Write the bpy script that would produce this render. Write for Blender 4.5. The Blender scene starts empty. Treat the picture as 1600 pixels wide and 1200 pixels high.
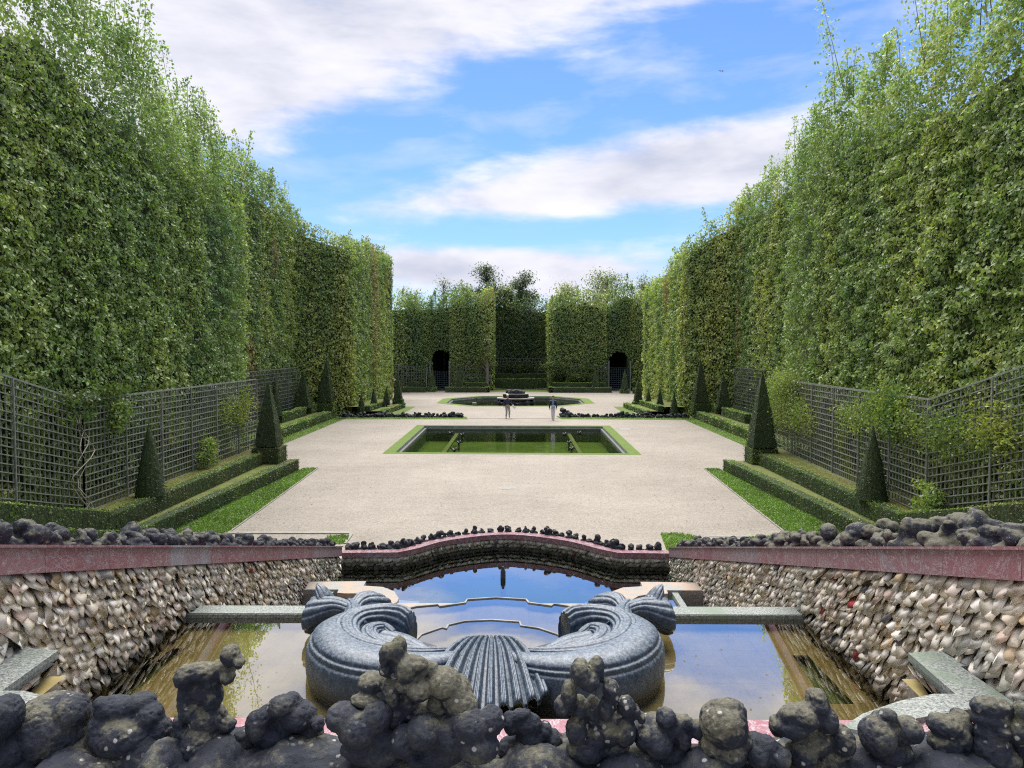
import bpy, bmesh, math, random
import numpy as np
from mathutils import Vector, Matrix, Euler
random.seed(7)
rng = np.random.default_rng(11)
S = bpy.context.scene
C = S.collection
R = math.radians
# ------------------------------------------------------------------ camera
FPX = 1200.0                     # focal length in pixels of the 1600 px wide photograph
CAM = Vector((0.3, 0.0, 5.2))
PITCH = math.atan(57 / FPX); YAW = math.atan(9 / FPX)
cd = bpy.data.cameras.new("camera"); cam = bpy.data.objects.new("camera", cd); C.objects.link(cam)
cam.location = CAM
cam.rotation_euler = (math.pi / 2 - PITCH, 0, YAW)
cd.sensor_width = 36; cd.lens = 36 * FPX / 1600; cd.clip_start = 0.05; cd.clip_end = 3000
S.camera = cam
S.render.engine = 'CYCLES'
S.cycles.use_denoising = False; S.cycles.filter_width = 1.15; S.cycles.use_adaptive_sampling = False; S.cycles.sample_clamp_indirect = 4
S.cycles.max_bounces = 6; S.cycles.diffuse_bounces = 3; S.cycles.glossy_bounces = 4
S.cycles.transparent_max_bounces = 8; S.cycles.transmission_bounces = 3
S.cycles.caustics_reflective = False; S.cycles.caustics_refractive = False
S.view_settings.view_transform = 'Standard'; S.view_settings.look = 'None'
S.view_settings.exposure = 0.78; S.view_settings.gamma = 1
SUN_EL, SUN_AZ = R(65), R(6)    # azimuth from +Y towards -X

# ------------------------------------------------------------------ node helper
class N:
    """tiny expression wrapper round shader math nodes"""
    nt = None
    def __init__(s, v): s.v = v
    @staticmethod
    def op(o, *a, clamp=False):
        n = N.nt.nodes.new('ShaderNodeMath'); n.operation = o; n.use_clamp = clamp
        for i, x in enumerate(a):
            if isinstance(x, N): N.nt.links.new(x.v, n.inputs[i])
            else: n.inputs[i].default_value = x
        return N(n.outputs[0])
    def __add__(s, o): return N.op('ADD', s, o)
    __radd__ = __add__
    def __sub__(s, o): return N.op('SUBTRACT', s, o)
    def __rsub__(s, o): return N.op('SUBTRACT', o, s)
    def __mul__(s, o): return N.op('MULTIPLY', s, o)
    __rmul__ = __mul__
    def __truediv__(s, o): return N.op('DIVIDE', s, o)
    def clamp(s): return N.op('ADD', s, 0.0, clamp=True)
    def step(s, a, b):
        n = N.nt.nodes.new('ShaderNodeMapRange'); n.interpolation_type = 'SMOOTHSTEP'
        N.nt.links.new(s.v, n.inputs[0]); n.inputs[1].default_value = a; n.inputs[2].default_value = b
        return N(n.outputs[0])

def mixc(nt, f, a, b, mode='MIX'):
    n = nt.nodes.new('ShaderNodeMix'); n.data_type = 'RGBA'; n.blend_type = mode
    for sock, v in ((n.inputs[0], f), (n.inputs[6], a), (n.inputs[7], b)):
        if isinstance(v, N): v = v.v
        if hasattr(v, 'is_linked'): nt.links.new(v, sock)
        elif isinstance(v, (int, float)): sock.default_value = v
        else: sock.default_value = (*v, 1) if len(v) == 3 else v
    return n.outputs[2]

def noise(nt, scale, detail=4, rough=.55, vec=None, dist=0.0, dims='3D', ty=None):
    n = nt.nodes.new('ShaderNodeTexNoise'); n.inputs['Scale'].default_value = scale
    n.inputs['Detail'].default_value = detail; n.inputs['Roughness'].default_value = rough
    n.inputs['Distortion'].default_value = dist
    if vec is None: vec = nt.nodes.new('ShaderNodeNewGeometry').outputs['Position']
    nt.links.new(vec, n.inputs['Vector'])
    return N(n.outputs[0])

def ramp(nt, f, stops):
    n = nt.nodes.new('ShaderNodeValToRGB'); nt.links.new(f.v if isinstance(f, N) else f, n.inputs[0])
    el = n.color_ramp.elements
    while len(el) < len(stops): el.new(0.5)
    for e, (p, c) in zip(el, stops): e.position = p; e.color = (*c, 1)
    return n.outputs[0]

def scaled(nt, sx, sy, sz, rot=(0, 0, 0), src=None):
    if src is None: src = nt.nodes.new('ShaderNodeNewGeometry').outputs['Position']
    m = nt.nodes.new('ShaderNodeMapping'); m.inputs['Scale'].default_value = (sx, sy, sz); m.inputs['Rotation'].default_value = rot
    nt.links.new(src, m.inputs[0]); return m.outputs[0]

# ------------------------------------------------------------------ sky
W = bpy.data.worlds.new("World"); S.world = W; W.use_nodes = True
nt = W.node_tree; nt.nodes.clear(); N.nt = nt
out = nt.nodes.new('ShaderNodeOutputWorld'); bg = nt.nodes.new('ShaderNodeBackground')
sky = nt.nodes.new('ShaderNodeTexSky'); sky.sky_type = 'NISHITA'; sky.sun_disc = False
sky.sun_elevation = SUN_EL; sky.sun_rotation = -SUN_AZ; sky.altitude = 100; sky.air_density = 1.1; sky.dust_density = .4; sky.ozone_density = 2.5
tc = nt.nodes.new('ShaderNodeTexCoord'); sep = nt.nodes.new('ShaderNodeSeparateXYZ'); nt.links.new(tc.outputs['Generated'], sep.inputs[0])
x, y, z = (N(sep.outputs[i]) for i in range(3))
hor = N.op('SQRT', x * x + y * y)
az = N.op('ARCTAN2', x, y); e = z / (hor + .02)
# a cloud sheet seen in perspective: coordinates stretch towards the horizon
cmb = nt.nodes.new('ShaderNodeCombineXYZ')
zz = N.op('MAXIMUM', z, 0.0) + .10
for i, q in enumerate((x / zz, y / zz)): nt.links.new(q.v, cmb.inputs[i])
n1 = noise(nt, 1.15, 9, .60, scaled(nt, 1, 1.2, 1, src=cmb.outputs[0]), .3)
cmb2 = nt.nodes.new('ShaderNodeCombineXYZ'); nt.links.new(az.v, cmb2.inputs[0]); nt.links.new((e * 3.0).v, cmb2.inputs[1])
n2 = noise(nt, 5.5, 9, .58, cmb2.outputs[0], .25)
n3 = noise(nt, 2.6, 6, .55, cmb2.outputs[0], .1)
dn = (n1 - .5) * .5 + (n2 - .5) * .9
def gauss(a0, e0, ra, re, tilt=0.0):
    u = (az - a0) / ra; v = ((e - e0) - (az - a0) * tilt) / re
    return N.op('EXPONENT', (u * u + v * v) * -1.0)
m_top = (e - az * .33 - .350 + (n3 - .5) * .12).step(-.07, .09) + gauss(-.40, .33, .16, .10) * .5
m_top = m_top * (1.0 - gauss(.62, .40, .3, .06) * .9)
m_top = N.op('MAXIMUM', m_top, (e - .415 + (n3 - .5) * .10).step(-.05, .04))
m_band = gauss(.10, .205, .30, .055, .14) * 1.25 + gauss(.30, .22, .12, .05) * .5
m_band = m_band * (e - .155).step(-.03, .03)
m_low = gauss(-.05, .098, .36, .034) * 1.25 + gauss(.22, .055, .2, .02) * .8
m_back = (0.0 - y).step(-.2, .4)
dens = N.op('MAXIMUM', N.op('MAXIMUM', m_top, m_band), m_low)
dens = dens + m_back * n1 * 1.2
dens = (dens + dn * 1.9 - .30)
cl = dens.step(-.06, .72) * z.step(-.02, .01)
wisp = ((n2 - .46) * 2.2 * (e - .08).step(0, .2)).clamp() * .7
cl = N.op('MAXIMUM', cl, wisp)
shade = ((n3 - .35) * 2.0 + (n2 - .5) * 1.4 + dens * -.25 + .22).clamp()
ccol = ramp(nt, shade, [(0, (.53, .56, .68)), (.4, (.78, .78, .86)), (1, (1.04, 1.02, 1.04))])
hz = (.16 - e).step(0, .2)
skyc = mixc(nt, 1.0, sky.outputs[0], (.56, .74, 1.04), 'MULTIPLY')
skyb = nt.nodes.new('ShaderNodeVectorMath'); skyb.operation = 'SCALE'; nt.links.new(skyc, skyb.inputs[0]); skyb.inputs[3].default_value = 1.0
ccb = nt.nodes.new('ShaderNodeVectorMath'); ccb.operation = 'SCALE'; nt.links.new(ccol, ccb.inputs[0]); ccb.inputs[3].default_value = 7.0
full = mixc(nt, cl, skyb.outputs[0], ccb.outputs[0])
nt.links.new(full, bg.inputs[0]); bg.inputs[1].default_value = 0.098
nt.links.new(bg.outputs[0], out.inputs[0])

ld = bpy.data.lights.new("sun", 'SUN'); ld.energy = 4.0; ld.angle = R(62); ld.color = (1, .95, .87)
sun = bpy.data.objects.new("sun", ld); C.objects.link(sun)
sd = Vector((-math.sin(SUN_AZ) * math.cos(SUN_EL), math.cos(SUN_AZ) * math.cos(SUN_EL), math.sin(SUN_EL)))
sun.rotation_euler = sd.to_track_quat('Z', 'Y').to_euler()

# ------------------------------------------------------------------ picture point -> place
ROT = cam.rotation_euler.to_matrix()
def ray(px, py): return ROT @ Vector(((px - 800) / FPX, -(py - 600) / FPX, -1))
def at_z(px, py, z): r = ray(px, py); return CAM + r * ((z - CAM.z) / r.z)
def at_d(px, py, d): r = ray(px, py); return CAM + r * ((d - CAM.y) / r.y)
def slope_z(d): return max(0.0, min(3.6, (19.7 - d) * .26))
slope_np = lambda d: np.clip((19.7 - d) * .26, 0, 3.6)

# ------------------------------------------------------------------ object helpers
def link(o, parent=None):
    C.objects.link(o)
    if parent: o.parent = parent
    return o
def tag(o, label=None, cat=None, group=None, kind=None):
    if label: o['label'] = label
    if cat: o['category'] = cat
    if group: o['group'] = group
    if kind: o['kind'] = kind
    return o
def thing(name, label, cat, group=None, loc=(0, 0, 0)):
    o = bpy.data.objects.new(name, None); o.location = loc; o.empty_display_size = .2; link(o)
    return tag(o, label, cat, group)
def from_np(name, V, F, mat, parent=None, col=None, smooth=False):
    """V (n,3); F list of tuples or (m,k) array"""
    me = bpy.data.meshes.new(name)
    if isinstance(F, np.ndarray):
        me.vertices.add(len(V)); me.vertices.foreach_set('co', np.asarray(V, np.float32).ravel())
        k = F.shape[1]; me.loops.add(F.size); me.loops.foreach_set('vertex_index', F.ravel().astype(np.int32))
        me.polygons.add(len(F)); me.polygons.foreach_set('loop_start', np.arange(0, F.size, k, dtype=np.int32))
        me.polygons.foreach_set('loop_total', np.full(len(F), k, np.int32)); me.update(calc_edges=True)
    else:
        me.from_pydata([tuple(v) for v in V], [], F); me.update()
    if col is not None:
        a = me.color_attributes.new('tint', 'FLOAT_COLOR', 'POINT')
        c4 = np.ones((len(V), 4), np.float32); c4[:, :3] = col; a.data.foreach_set('color', c4.ravel())
    if smooth: me.polygons.foreach_set('use_smooth', np.ones(len(me.polygons), bool))
    me.materials.append(mat)
    o = bpy.data.objects.new(name, me); link(o, parent)
    if parent: o.location = -Vector(parent.location)
    return o
def from_bm(name, bm, mat, parent=None, smooth=False):
    me = bpy.data.meshes.new(name); bm.to_mesh(me); bm.free(); me.materials.append(mat)
    if smooth: me.polygons.foreach_set('use_smooth', np.ones(len(me.polygons), bool))
    o = bpy.data.objects.new(name, me); link(o, parent)
    if parent: o.location = -Vector(parent.location)
    return o
def bbox(bm, lo, hi):
    vs = [bm.verts.new((a, b, c)) for a in (lo[0], hi[0]) for b in (lo[1], hi[1]) for c in (lo[2], hi[2])]
    for f in ((0, 1, 3, 2), (4, 6, 7, 5), (0, 4, 5, 1), (2, 3, 7, 6), (0, 2, 6, 4), (1, 5, 7, 3)): bm.faces.new([vs[i] for i in f])
def bar(bm, a, b, w, h=None, up=(0, 0, 1)):
    a, b = Vector(a), Vector(b); h = h or w; t = (b - a).normalized(); up = Vector(up)
    if abs(t.dot(up)) > .95: up = Vector((0, 1, 0))
    s = t.cross(up).normalized(); u = s.cross(t)
    r = [[bm.verts.new(p + s * (w / 2 * i) + u * (h / 2 * j)) for i, j in ((-1, -1), (1, -1), (1, 1), (-1, 1))] for p in (a, b)]
    for i in range(4): bm.faces.new((r[0][i], r[0][(i + 1) % 4], r[1][(i + 1) % 4], r[1][i]))
    bm.faces.new(r[0][::-1]); bm.faces.new(r[1])
def prism(bm, poly, z0, z1, shrink=1.0):
    c = sum((Vector((p[0], p[1])) for p in poly), Vector((0, 0))) / len(poly)
    pts = [((p[0] - c.x) * shrink + c.x, (p[1] - c.y) * shrink + c.y) for p in poly]
    lo = [bm.verts.new((x, y, z0)) for x, y in pts]; hi = [bm.verts.new((x, y, z1)) for x, y in pts]
    n = len(pts)
    for i in range(n): bm.faces.new((lo[i], lo[(i + 1) % n], hi[(i + 1) % n], hi[i]))
    f1 = bm.faces.new(hi); f2 = bm.faces.new(lo[::-1])
    bmesh.ops.triangulate(bm, faces=[f1, f2]); bmesh.ops.recalc_face_normals(bm, faces=bm.faces)
def tube_np(pts, rad, n=6):
    pts = np.asarray(pts, float); m = len(pts); rad = np.broadcast_to(rad, m)
    T = np.gradient(pts, axis=0); T /= np.linalg.norm(T, axis=1)[:, None] + 1e-9
    ref = np.where(np.abs(T[:, 2:3]) > .9, [[1., 0, 0]], [[0, 0, 1.]])
    A = np.cross(T, ref); A /= np.linalg.norm(A, axis=1)[:, None] + 1e-9; B = np.cross(T, A)
    th = np.linspace(0, 2 * np.pi, n, endpoint=False)
    V = pts[:, None] + (A[:, None] * np.cos(th)[None, :, None] + B[:, None] * np.sin(th)[None, :, None]) * rad[:, None, None]
    i = np.arange(m - 1)[:, None]; j = np.arange(n)[None]; jn = (j + 1) % n
    F = np.stack([i * n + j, i * n + jn, (i + 1) * n + jn, (i + 1) * n + j], -1).reshape(-1, 4)
    return V.reshape(-1, 3), F
def join_np(parts):
    Vs, Fs, o = [], [], 0
    for V, F in parts: Vs.append(V); Fs.append(F + o); o += len(V)
    return np.concatenate(Vs), np.concatenate(Fs)
# value noise in numpy
_h = rng.random((64, 64, 64))
def vnoise(p):
    p = np.asarray(p, float); i = np.floor(p).astype(int); f = p - i; f = f * f * (3 - 2 * f); r = 0
    for a in (0, 1):
        for b in (0, 1):
            for c in (0, 1):
                w = (f[:, 0] if a else 1 - f[:, 0]) * (f[:, 1] if b else 1 - f[:, 1]) * (f[:, 2] if c else 1 - f[:, 2])
                r = r + w * _h[(i[:, 0] + a) % 64, (i[:, 1] + b) % 64, (i[:, 2] + c) % 64]
    return r
def fbm(p, o=3):
    p = np.asarray(p, float); return sum(vnoise(p * 2 ** k + 17 * k) * .5 ** k for k in range(o)) / sum(.5 ** k for k in range(o))

# ------------------------------------------------------------------ materials
def mat(name, build):
    m = bpy.data.materials.new(name); m.use_nodes = True; nt = m.node_tree; nt.nodes.clear(); N.nt = nt
    o = nt.nodes.new('ShaderNodeOutputMaterial'); b = nt.nodes.new('ShaderNodeBsdfPrincipled')
    nt.links.new(b.outputs[0], o.inputs[0]); build(nt, b, o); return m
def setc(nt, b, c): nt.links.new(c, b.inputs['Base Color'])
def bump(nt, b, h, strength=.5, dist=.02):
    n = nt.nodes.new('ShaderNodeBump'); n.inputs['Strength'].default_value = strength; n.inputs['Distance'].default_value = dist
    nt.links.new(h.v if isinstance(h, N) else h, n.inputs['Height']); nt.links.new(n.outputs[0], b.inputs['Normal'])
def attr(nt, name='tint'):
    a = nt.nodes.new('ShaderNodeAttribute'); a.attribute_name = name; return a.outputs['Color']

def b_leaf(nt, b, o):
    setc(nt, b, attr(nt)); b.inputs['Roughness'].default_value = .42; b.inputs['Specular IOR Level'].default_value = .6
    t = nt.nodes.new('ShaderNodeBsdfTranslucent'); c = mixc(nt, 1, attr(nt), (1.3, 1.5, .7), 'MULTIPLY'); nt.links.new(c, t.inputs[0])
    m = nt.nodes.new('ShaderNodeMixShader'); m.inputs[0].default_value = .38
    nt.links.new(b.outputs[0], m.inputs[1]); nt.links.new(t.outputs[0], m.inputs[2]); nt.links.new(m.outputs[0], o.inputs[0])
M_leaf = mat('leaf', b_leaf)
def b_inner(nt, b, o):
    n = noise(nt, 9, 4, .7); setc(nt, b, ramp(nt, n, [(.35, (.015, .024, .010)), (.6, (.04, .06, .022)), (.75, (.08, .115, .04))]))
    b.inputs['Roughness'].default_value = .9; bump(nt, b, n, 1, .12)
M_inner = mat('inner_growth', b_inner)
def simple(name, c1, c2, scale=6, rough=.8, bs=.3, bd=.01, detail=6):
    def f(nt, b, o):
        n = noise(nt, scale, detail, .65); setc(nt, b, ramp(nt, n, [(.3, c1), (.7, c2)])); b.inputs['Roughness'].default_value = rough; bump(nt, b, n, bs, bd)
    return mat(name, f)
M_bark = simple('bark', (.10, .085, .065), (.22, .2, .16), 14)
M_slat = simple('weathered_slat', (.12, .135, .12), (.28, .295, .265), 9, .8)
M_slatd = simple('dark_slat', (.07, .085, .08), (.15, .17, .16), 9, .8)  # darker grey tone for the farther trellises and the pool ledges
M_dark = simple('dark_metal', (.012, .014, .018), (.03, .032, .038), 20, .5)
M_granite = mat('granite', lambda nt, b, o: (setc(nt, b, mixc(nt, noise(nt, 1.6, 3).step(.45, .7), ramp(nt, noise(nt, 42, 3, .8), [(.36, (.05, .06, .07)), (.5, (.20, .225, .215)), (.68, (.37, .39, .37))]), (.15, .19, .15))), setattr(b.inputs['Roughness'], 'default_value', .6)))
M_kerb = simple('pale_stone', (.20, .19, .17), (.33, .315, .29), 8, .8)
M_poolwall = mat('pool_wall', lambda nt, b, o: (setc(nt, b, ramp(nt, noise(nt, 2.2, 6, .7, scaled(nt, 1, 1, 2.5)), [(.3, (.09, .095, .095)), (.5, (.22, .225, .225)), (.72, (.42, .41, .40))])), setattr(b.inputs['Roughness'], 'default_value', .8)))
def b_gravel(nt, b, o):
    big = noise(nt, .22, 5, .6); med = noise(nt, 1.7, 5, .7); fine = noise(nt, 38, 3, .8); track = noise(nt, .9, 6, .7, scaled(nt, .4, 1.8, 1))
    g2 = noise(nt, 7.5, 5, .8)
    g3 = noise(nt, 17, 4, .8)
    v = (big - .5) * .35 + (med - .5) * .25 + (g2 - .5) * .6 + (g3 - .5) * 1.1 + (fine - .5) * 1.0 + (track - .5) * .10 + .5
    c = ramp(nt, v, [(.22, (.13, .116, .10)), (.5, (.275, .249, .218)), (.8, (.42, .385, .34))])
    dirt = (noise(nt, 4.5, 9, .85) + (big - .5) * .1).step(.57, .70) * .3
    setc(nt, b, mixc(nt, dirt, c, (.2, .175, .14))); b.inputs['Roughness'].default_value = .95
    bump(nt, b, fine + med, .5, .02)
M_gravel = mat('gravel', b_gravel)
def b_lawn(nt, b, o):
    n = noise(nt, 2.6, 7, .8); f = noise(nt, 24, 5, .8)
    setc(nt, b, ramp(nt, n * .6 + f * .4, [(.32, (.05, .08, .012)), (.46, (.085, .145, .015)), (.66, (.14, .205, .03))])); b.inputs['Roughness'].default_value = .9; bump(nt, b, f, .8, .03)
M_lawn = mat('lawn', b_lawn)
def b_moss(nt, b, o):
    n = noise(nt, 2.2, 7, .75); f = noise(nt, 30, 3, .7)
    setc(nt, b, ramp(nt, n * .65 + f * .35, [(.32, (.075, .06, .035)), (.46, (.12, .13, .035)), (.62, (.17, .22, .05))])); b.inputs['Roughness'].default_value = .95; bump(nt, b, f, .8, .03)
M_moss = mat('mossy_ground', b_moss)
def b_yew(nt, b, o):
    v = noise(nt, 16, 5, .75, scaled(nt, 1, 1, .45)); setc(nt, b, ramp(nt, v, [(.35, (.008, .018, .008)), (.5, (.03, .055, .018)), (.7, (.07, .11, .03))])); b.inputs['Roughness'].default_value = .8; bump(nt, b, v, 1, .06)
M_yew = mat('clipped_growth', b_yew)
def b_marble(nt, b, o):
    vv = scaled(nt, 1, 1, 1, (0, 0, .6)); w = noise(nt, 3.2, 8, .68, vv, 1.6); w2 = noise(nt, 9, 6, .7, scaled(nt, 1, .4, 1, (0.3, .4, .9)), 2.2)
    v1 = 1.0 - (w - .5).step(-.0, .035) + (w - .5).step(.0, .09) * 0
    vein = N.op('ABSOLUTE', w - .5).step(.018, .0); v2 = N.op('ABSOLUTE', w2 - .53).step(.03, .0); patch = noise(nt, 1.1, 6, .7, vv, 1.0).step(.56, .66)
    c = mixc(nt, (w * .5 - .1).clamp(), attr(nt), (.19, .07, .09)); c = mixc(nt, patch * .6, c, (.29, .31, .38))
    c = mixc(nt, (vein * .8 + v2 * .35).clamp(), c, (.44, .41, .44)); st = noise(nt, 6, 5, .7, scaled(nt, 1, 1, .15)).step(.55, .75)
    setc(nt, b, mixc(nt, st * .3, c, (.10, .09, .10))); b.inputs['Roughness'].default_value = .45
M_marble = mat('red_marble', b_marble)
def b_chip(nt, b, o):
    n = noise(nt, 22, 5, .7); h = noise(nt, 60, 3, .8).step(.62, .70)
    c = mixc(nt, 1, attr(nt), ramp(nt, n, [(.26, (.78, .74, .70)), (.40, (1.06, 1.05, 1.03)), (.72, (1.14, 1.13, 1.11))]), 'MULTIPLY')
    setc(nt, b, mixc(nt, h * .4, c, (.20, .15, .12))); b.inputs['Roughness'].default_value = .85; bump(nt, b, n, .5, .006)
M_chip = mat('rubble_chips', b_chip)
M_mortar = simple('mortar', (.14, .125, .11), (.34, .31, .27), 16)
def b_rock(nt, b, o):
    oi = nt.nodes.new('ShaderNodeObjectInfo'); oc = nt.nodes.new('ShaderNodeSeparateColor'); nt.links.new(oi.outputs['Color'], oc.inputs[0]); lv = N(oc.outputs[0]) + (N(oi.outputs['Random']) - .5) * .5; co = nt.nodes.new('ShaderNodeTexCoord').outputs['Object']; geo = nt.nodes.new('ShaderNodeNewGeometry')
    ad = nt.nodes.new('ShaderNodeVectorMath'); ad.operation = 'ADD'; nt.links.new(co, ad.inputs[0])
    sc = nt.nodes.new('ShaderNodeVectorMath'); sc.operation = 'SCALE'; nt.links.new(oi.outputs['Location'], sc.inputs[0]); sc.inputs[3].default_value = 3.1; nt.links.new(sc.outputs[0], ad.inputs[1]); P = ad.outputs[0]
    a = noise(nt, 6, 9, .74, P); f = noise(nt, 60, 4, .75, P); g = noise(nt, 2.3, 4, .6, P)
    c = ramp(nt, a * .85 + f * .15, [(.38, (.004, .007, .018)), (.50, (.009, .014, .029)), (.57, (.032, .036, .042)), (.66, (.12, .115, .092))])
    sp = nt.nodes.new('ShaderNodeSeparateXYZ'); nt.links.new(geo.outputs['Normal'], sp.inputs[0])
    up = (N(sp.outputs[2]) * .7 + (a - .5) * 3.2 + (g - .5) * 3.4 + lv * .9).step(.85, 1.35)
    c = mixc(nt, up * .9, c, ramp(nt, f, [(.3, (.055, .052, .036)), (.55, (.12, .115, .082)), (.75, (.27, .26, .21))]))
    moss = noise(nt, 6, 5, .7, P).step(.60, .72); c = mixc(nt, moss * .55, c, (.085, .10, .03))
    vo = nt.nodes.new('ShaderNodeTexVoronoi'); vo.inputs['Scale'].default_value = 26; nt.links.new(P, vo.inputs[0])
    keep = noise(nt, 9, 2, .5, P).step(.50, .62); spot = (N(vo.outputs['Distance']) + (f - .5) * .25).step(.24, .16) * keep
    c = mixc(nt, spot * .75, c, (.42, .42, .40)); setc(nt, b, c); b.inputs['Roughness'].default_value = .75
    pit = noise(nt, 110, 4, .8, P); bump(nt, b, f * .5 + a * 1.2 + pit * .3, .6, .02)
M_rock = mat('weathered_sandstone', b_rock)
def b_scroll(nt, b, o):
    a = noise(nt, 7, 7, .72); s = noise(nt, 13, 5, .75, scaled(nt, 1, 1, .16)); f = noise(nt, 55, 4, .8); g = noise(nt, 28, 5, .8)
    geo = nt.nodes.new('ShaderNodeNewGeometry'); sp = nt.nodes.new('ShaderNodeSeparateXYZ'); nt.links.new(geo.outputs['Normal'], sp.inputs[0])
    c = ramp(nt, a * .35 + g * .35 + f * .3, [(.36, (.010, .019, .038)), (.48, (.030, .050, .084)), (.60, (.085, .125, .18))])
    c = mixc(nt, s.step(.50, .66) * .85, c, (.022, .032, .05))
    up = (N(sp.outputs[2]) + (g - .5) * 1.3).step(.25, 1.0); c = mixc(nt, up * .42, c, ramp(nt, g, [(.38, (.06, .085, .12)), (.62, (.33, .38, .44))]))  # lightens upward faces, painting lit tops into the marble colour
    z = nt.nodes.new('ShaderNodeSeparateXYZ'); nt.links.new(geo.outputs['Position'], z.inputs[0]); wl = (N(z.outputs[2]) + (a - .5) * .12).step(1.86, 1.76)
    c = mixc(nt, wl * .8, c, (.018, .02, .022)); setc(nt, b, c); b.inputs['Roughness'].default_value = .42; bump(nt, b, g * .5 + a, .25, .015)
M_scroll = mat('blue_grey_marble', b_scroll)
def b_slab(nt, b, o):
    a = noise(nt, 2.5, 6, .7); f = noise(nt, 30, 4, .75); c = ramp(nt, f, [(.3, (.16, .17, .17)), (.7, (.36, .36, .34))])
    setc(nt, b, mixc(nt, a.step(.42, .58) * .7, c, (.40, .27, .185))); b.inputs['Roughness'].default_value = .55; bump(nt, b, f, .3, .01)
M_slab = mat('stained_slab', b_slab)
def b_floor(nt, b, o):
    a = noise(nt, 1.8, 7, .7); f = noise(nt, 20, 5, .8); d = noise(nt, 11, 5, .8).step(.68, .74); st = noise(nt, 9, 5, .7, scaled(nt, 1, .12, 1, (0, 0, .15)))
    c = ramp(nt, a * .5 + f * .25 + st * .25, [(.3, (.16, .125, .04)), (.5, (.28, .225, .09)), (.7, (.38, .32, .14))])
    br = nt.nodes.new('ShaderNodeTexBrick'); br.inputs['Scale'].default_value = .55; br.inputs['Mortar Size'].default_value = .006
    br.inputs['Color1'].default_value = br.inputs['Color2'].default_value = (1, 1, 1, 1); br.inputs['Mortar'].default_value = (.86, .84, .8, 1); nt.links.new(scaled(nt, 1, 1, 1), br.inputs[0])
    c = mixc(nt, 1, c, br.outputs[0], 'MULTIPLY'); setc(nt, b, mixc(nt, d * .8, c, (.04, .035, .015))); b.inputs['Roughness'].default_value = .8
M_floor = mat('basin_floor', b_floor)
M_silt = simple('pool_bed', (.05, .08, .016), (.10, .15, .035), .9, .9)
M_green = simple('green_pool_bed', (.07, .10, .03), (.16, .20, .07), .5, .9)
def water(name, tint, gain, base, rip, rscale=(1, 1, 1), ns=3.0):
    def f(nt, b, o):
        nt.nodes.remove(b); bn = nt.nodes.new('ShaderNodeBump'); bn.inputs['Strength'].default_value = 1; bn.inputs['Distance'].default_value = rip
        h = noise(nt, ns, 3, .5, scaled(nt, *rscale)); nt.links.new(h.v, bn.inputs['Height'])
        fr = nt.nodes.new('ShaderNodeFresnel'); fr.inputs[0].default_value = 1.33; nt.links.new(bn.outputs[0], fr.inputs['Normal'])
        gl = nt.nodes.new('ShaderNodeBsdfGlossy'); gl.inputs['Roughness'].default_value = 0.0; nt.links.new(bn.outputs[0], gl.inputs['Normal']); gl.inputs['Color'].default_value = (.97, .98, 1, 1)
        tr = nt.nodes.new('ShaderNodeBsdfTransparent'); tr.inputs[0].default_value = (*tint, 1)
        mx = nt.nodes.new('ShaderNodeMixShader'); nt.links.new((N(fr.outputs[0]) * gain + base).clamp().v, mx.inputs[0])
        nt.links.new(tr.outputs[0], mx.inputs[1]); nt.links.new(gl.outputs[0], mx.inputs[2]); nt.links.new(mx.outputs[0], o.inputs[0])
    return mat(name, f)
M_wshallow = water('shallow_water', (.90, .88, .76), 2.9, .15, .0004)
M_wdeep = water('deep_water', (.50, .62, .34), 3.2, .06, .0006)
M_wpool = water('pool_water', (.66, .78, .46), .75, .08, .010, (.5, 1.6, 1), 2.2)
def plain(name, c, r=.7): return mat(name, lambda nt, b, o: (setattr(b.inputs['Base Color'], 'default_value', (*c, 1)), setattr(b.inputs['Roughness'], 'default_value', r)))

# ------------------------------------------------------------------ foliage
PAL = np.array([[.100, .150, .050], [.135, .185, .060], [.190, .230, .075], [.075, .130, .065], [.25, .26, .08], [.05, .085, .03], [.26, .18, .085]])
def leaf_mesh(name, P, Nrm, size, col, parent, m=None, aspect=.6, jitter=.62, droop=.25):
    n = len(P); Nn = Nrm + rng.normal(0, jitter, (n, 3)); Nn[:, 2] += .25; Nn /= np.linalg.norm(Nn, axis=1)[:, None]
    T = rng.normal(0, 1, (n, 3)); T[:, 2] -= droop * 3; T -= Nn * (T * Nn).sum(1)[:, None]; T /= np.linalg.norm(T, axis=1)[:, None] + 1e-9
    B = np.cross(Nn, T); s = (size * rng.uniform(.65, 1.3, n))[:, None]
    a = P - T * s * .5; c = P + T * s * .5; w = s * aspect * .5
    V = np.stack([a, P - B * w + Nn * s * .08, c, P + B * w + Nn * s * .08], 1).reshape(-1, 3)
    F = np.arange(4 * n).reshape(-1, 4)
    F = np.concatenate([F[:, [0, 1, 2]], F[:, [0, 2, 3]]])
    return from_np(name, V, F, m or M_leaf, parent, np.repeat(np.clip(col, 0, 1), 4, 0))
LEAFGAIN = 1.32
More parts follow.
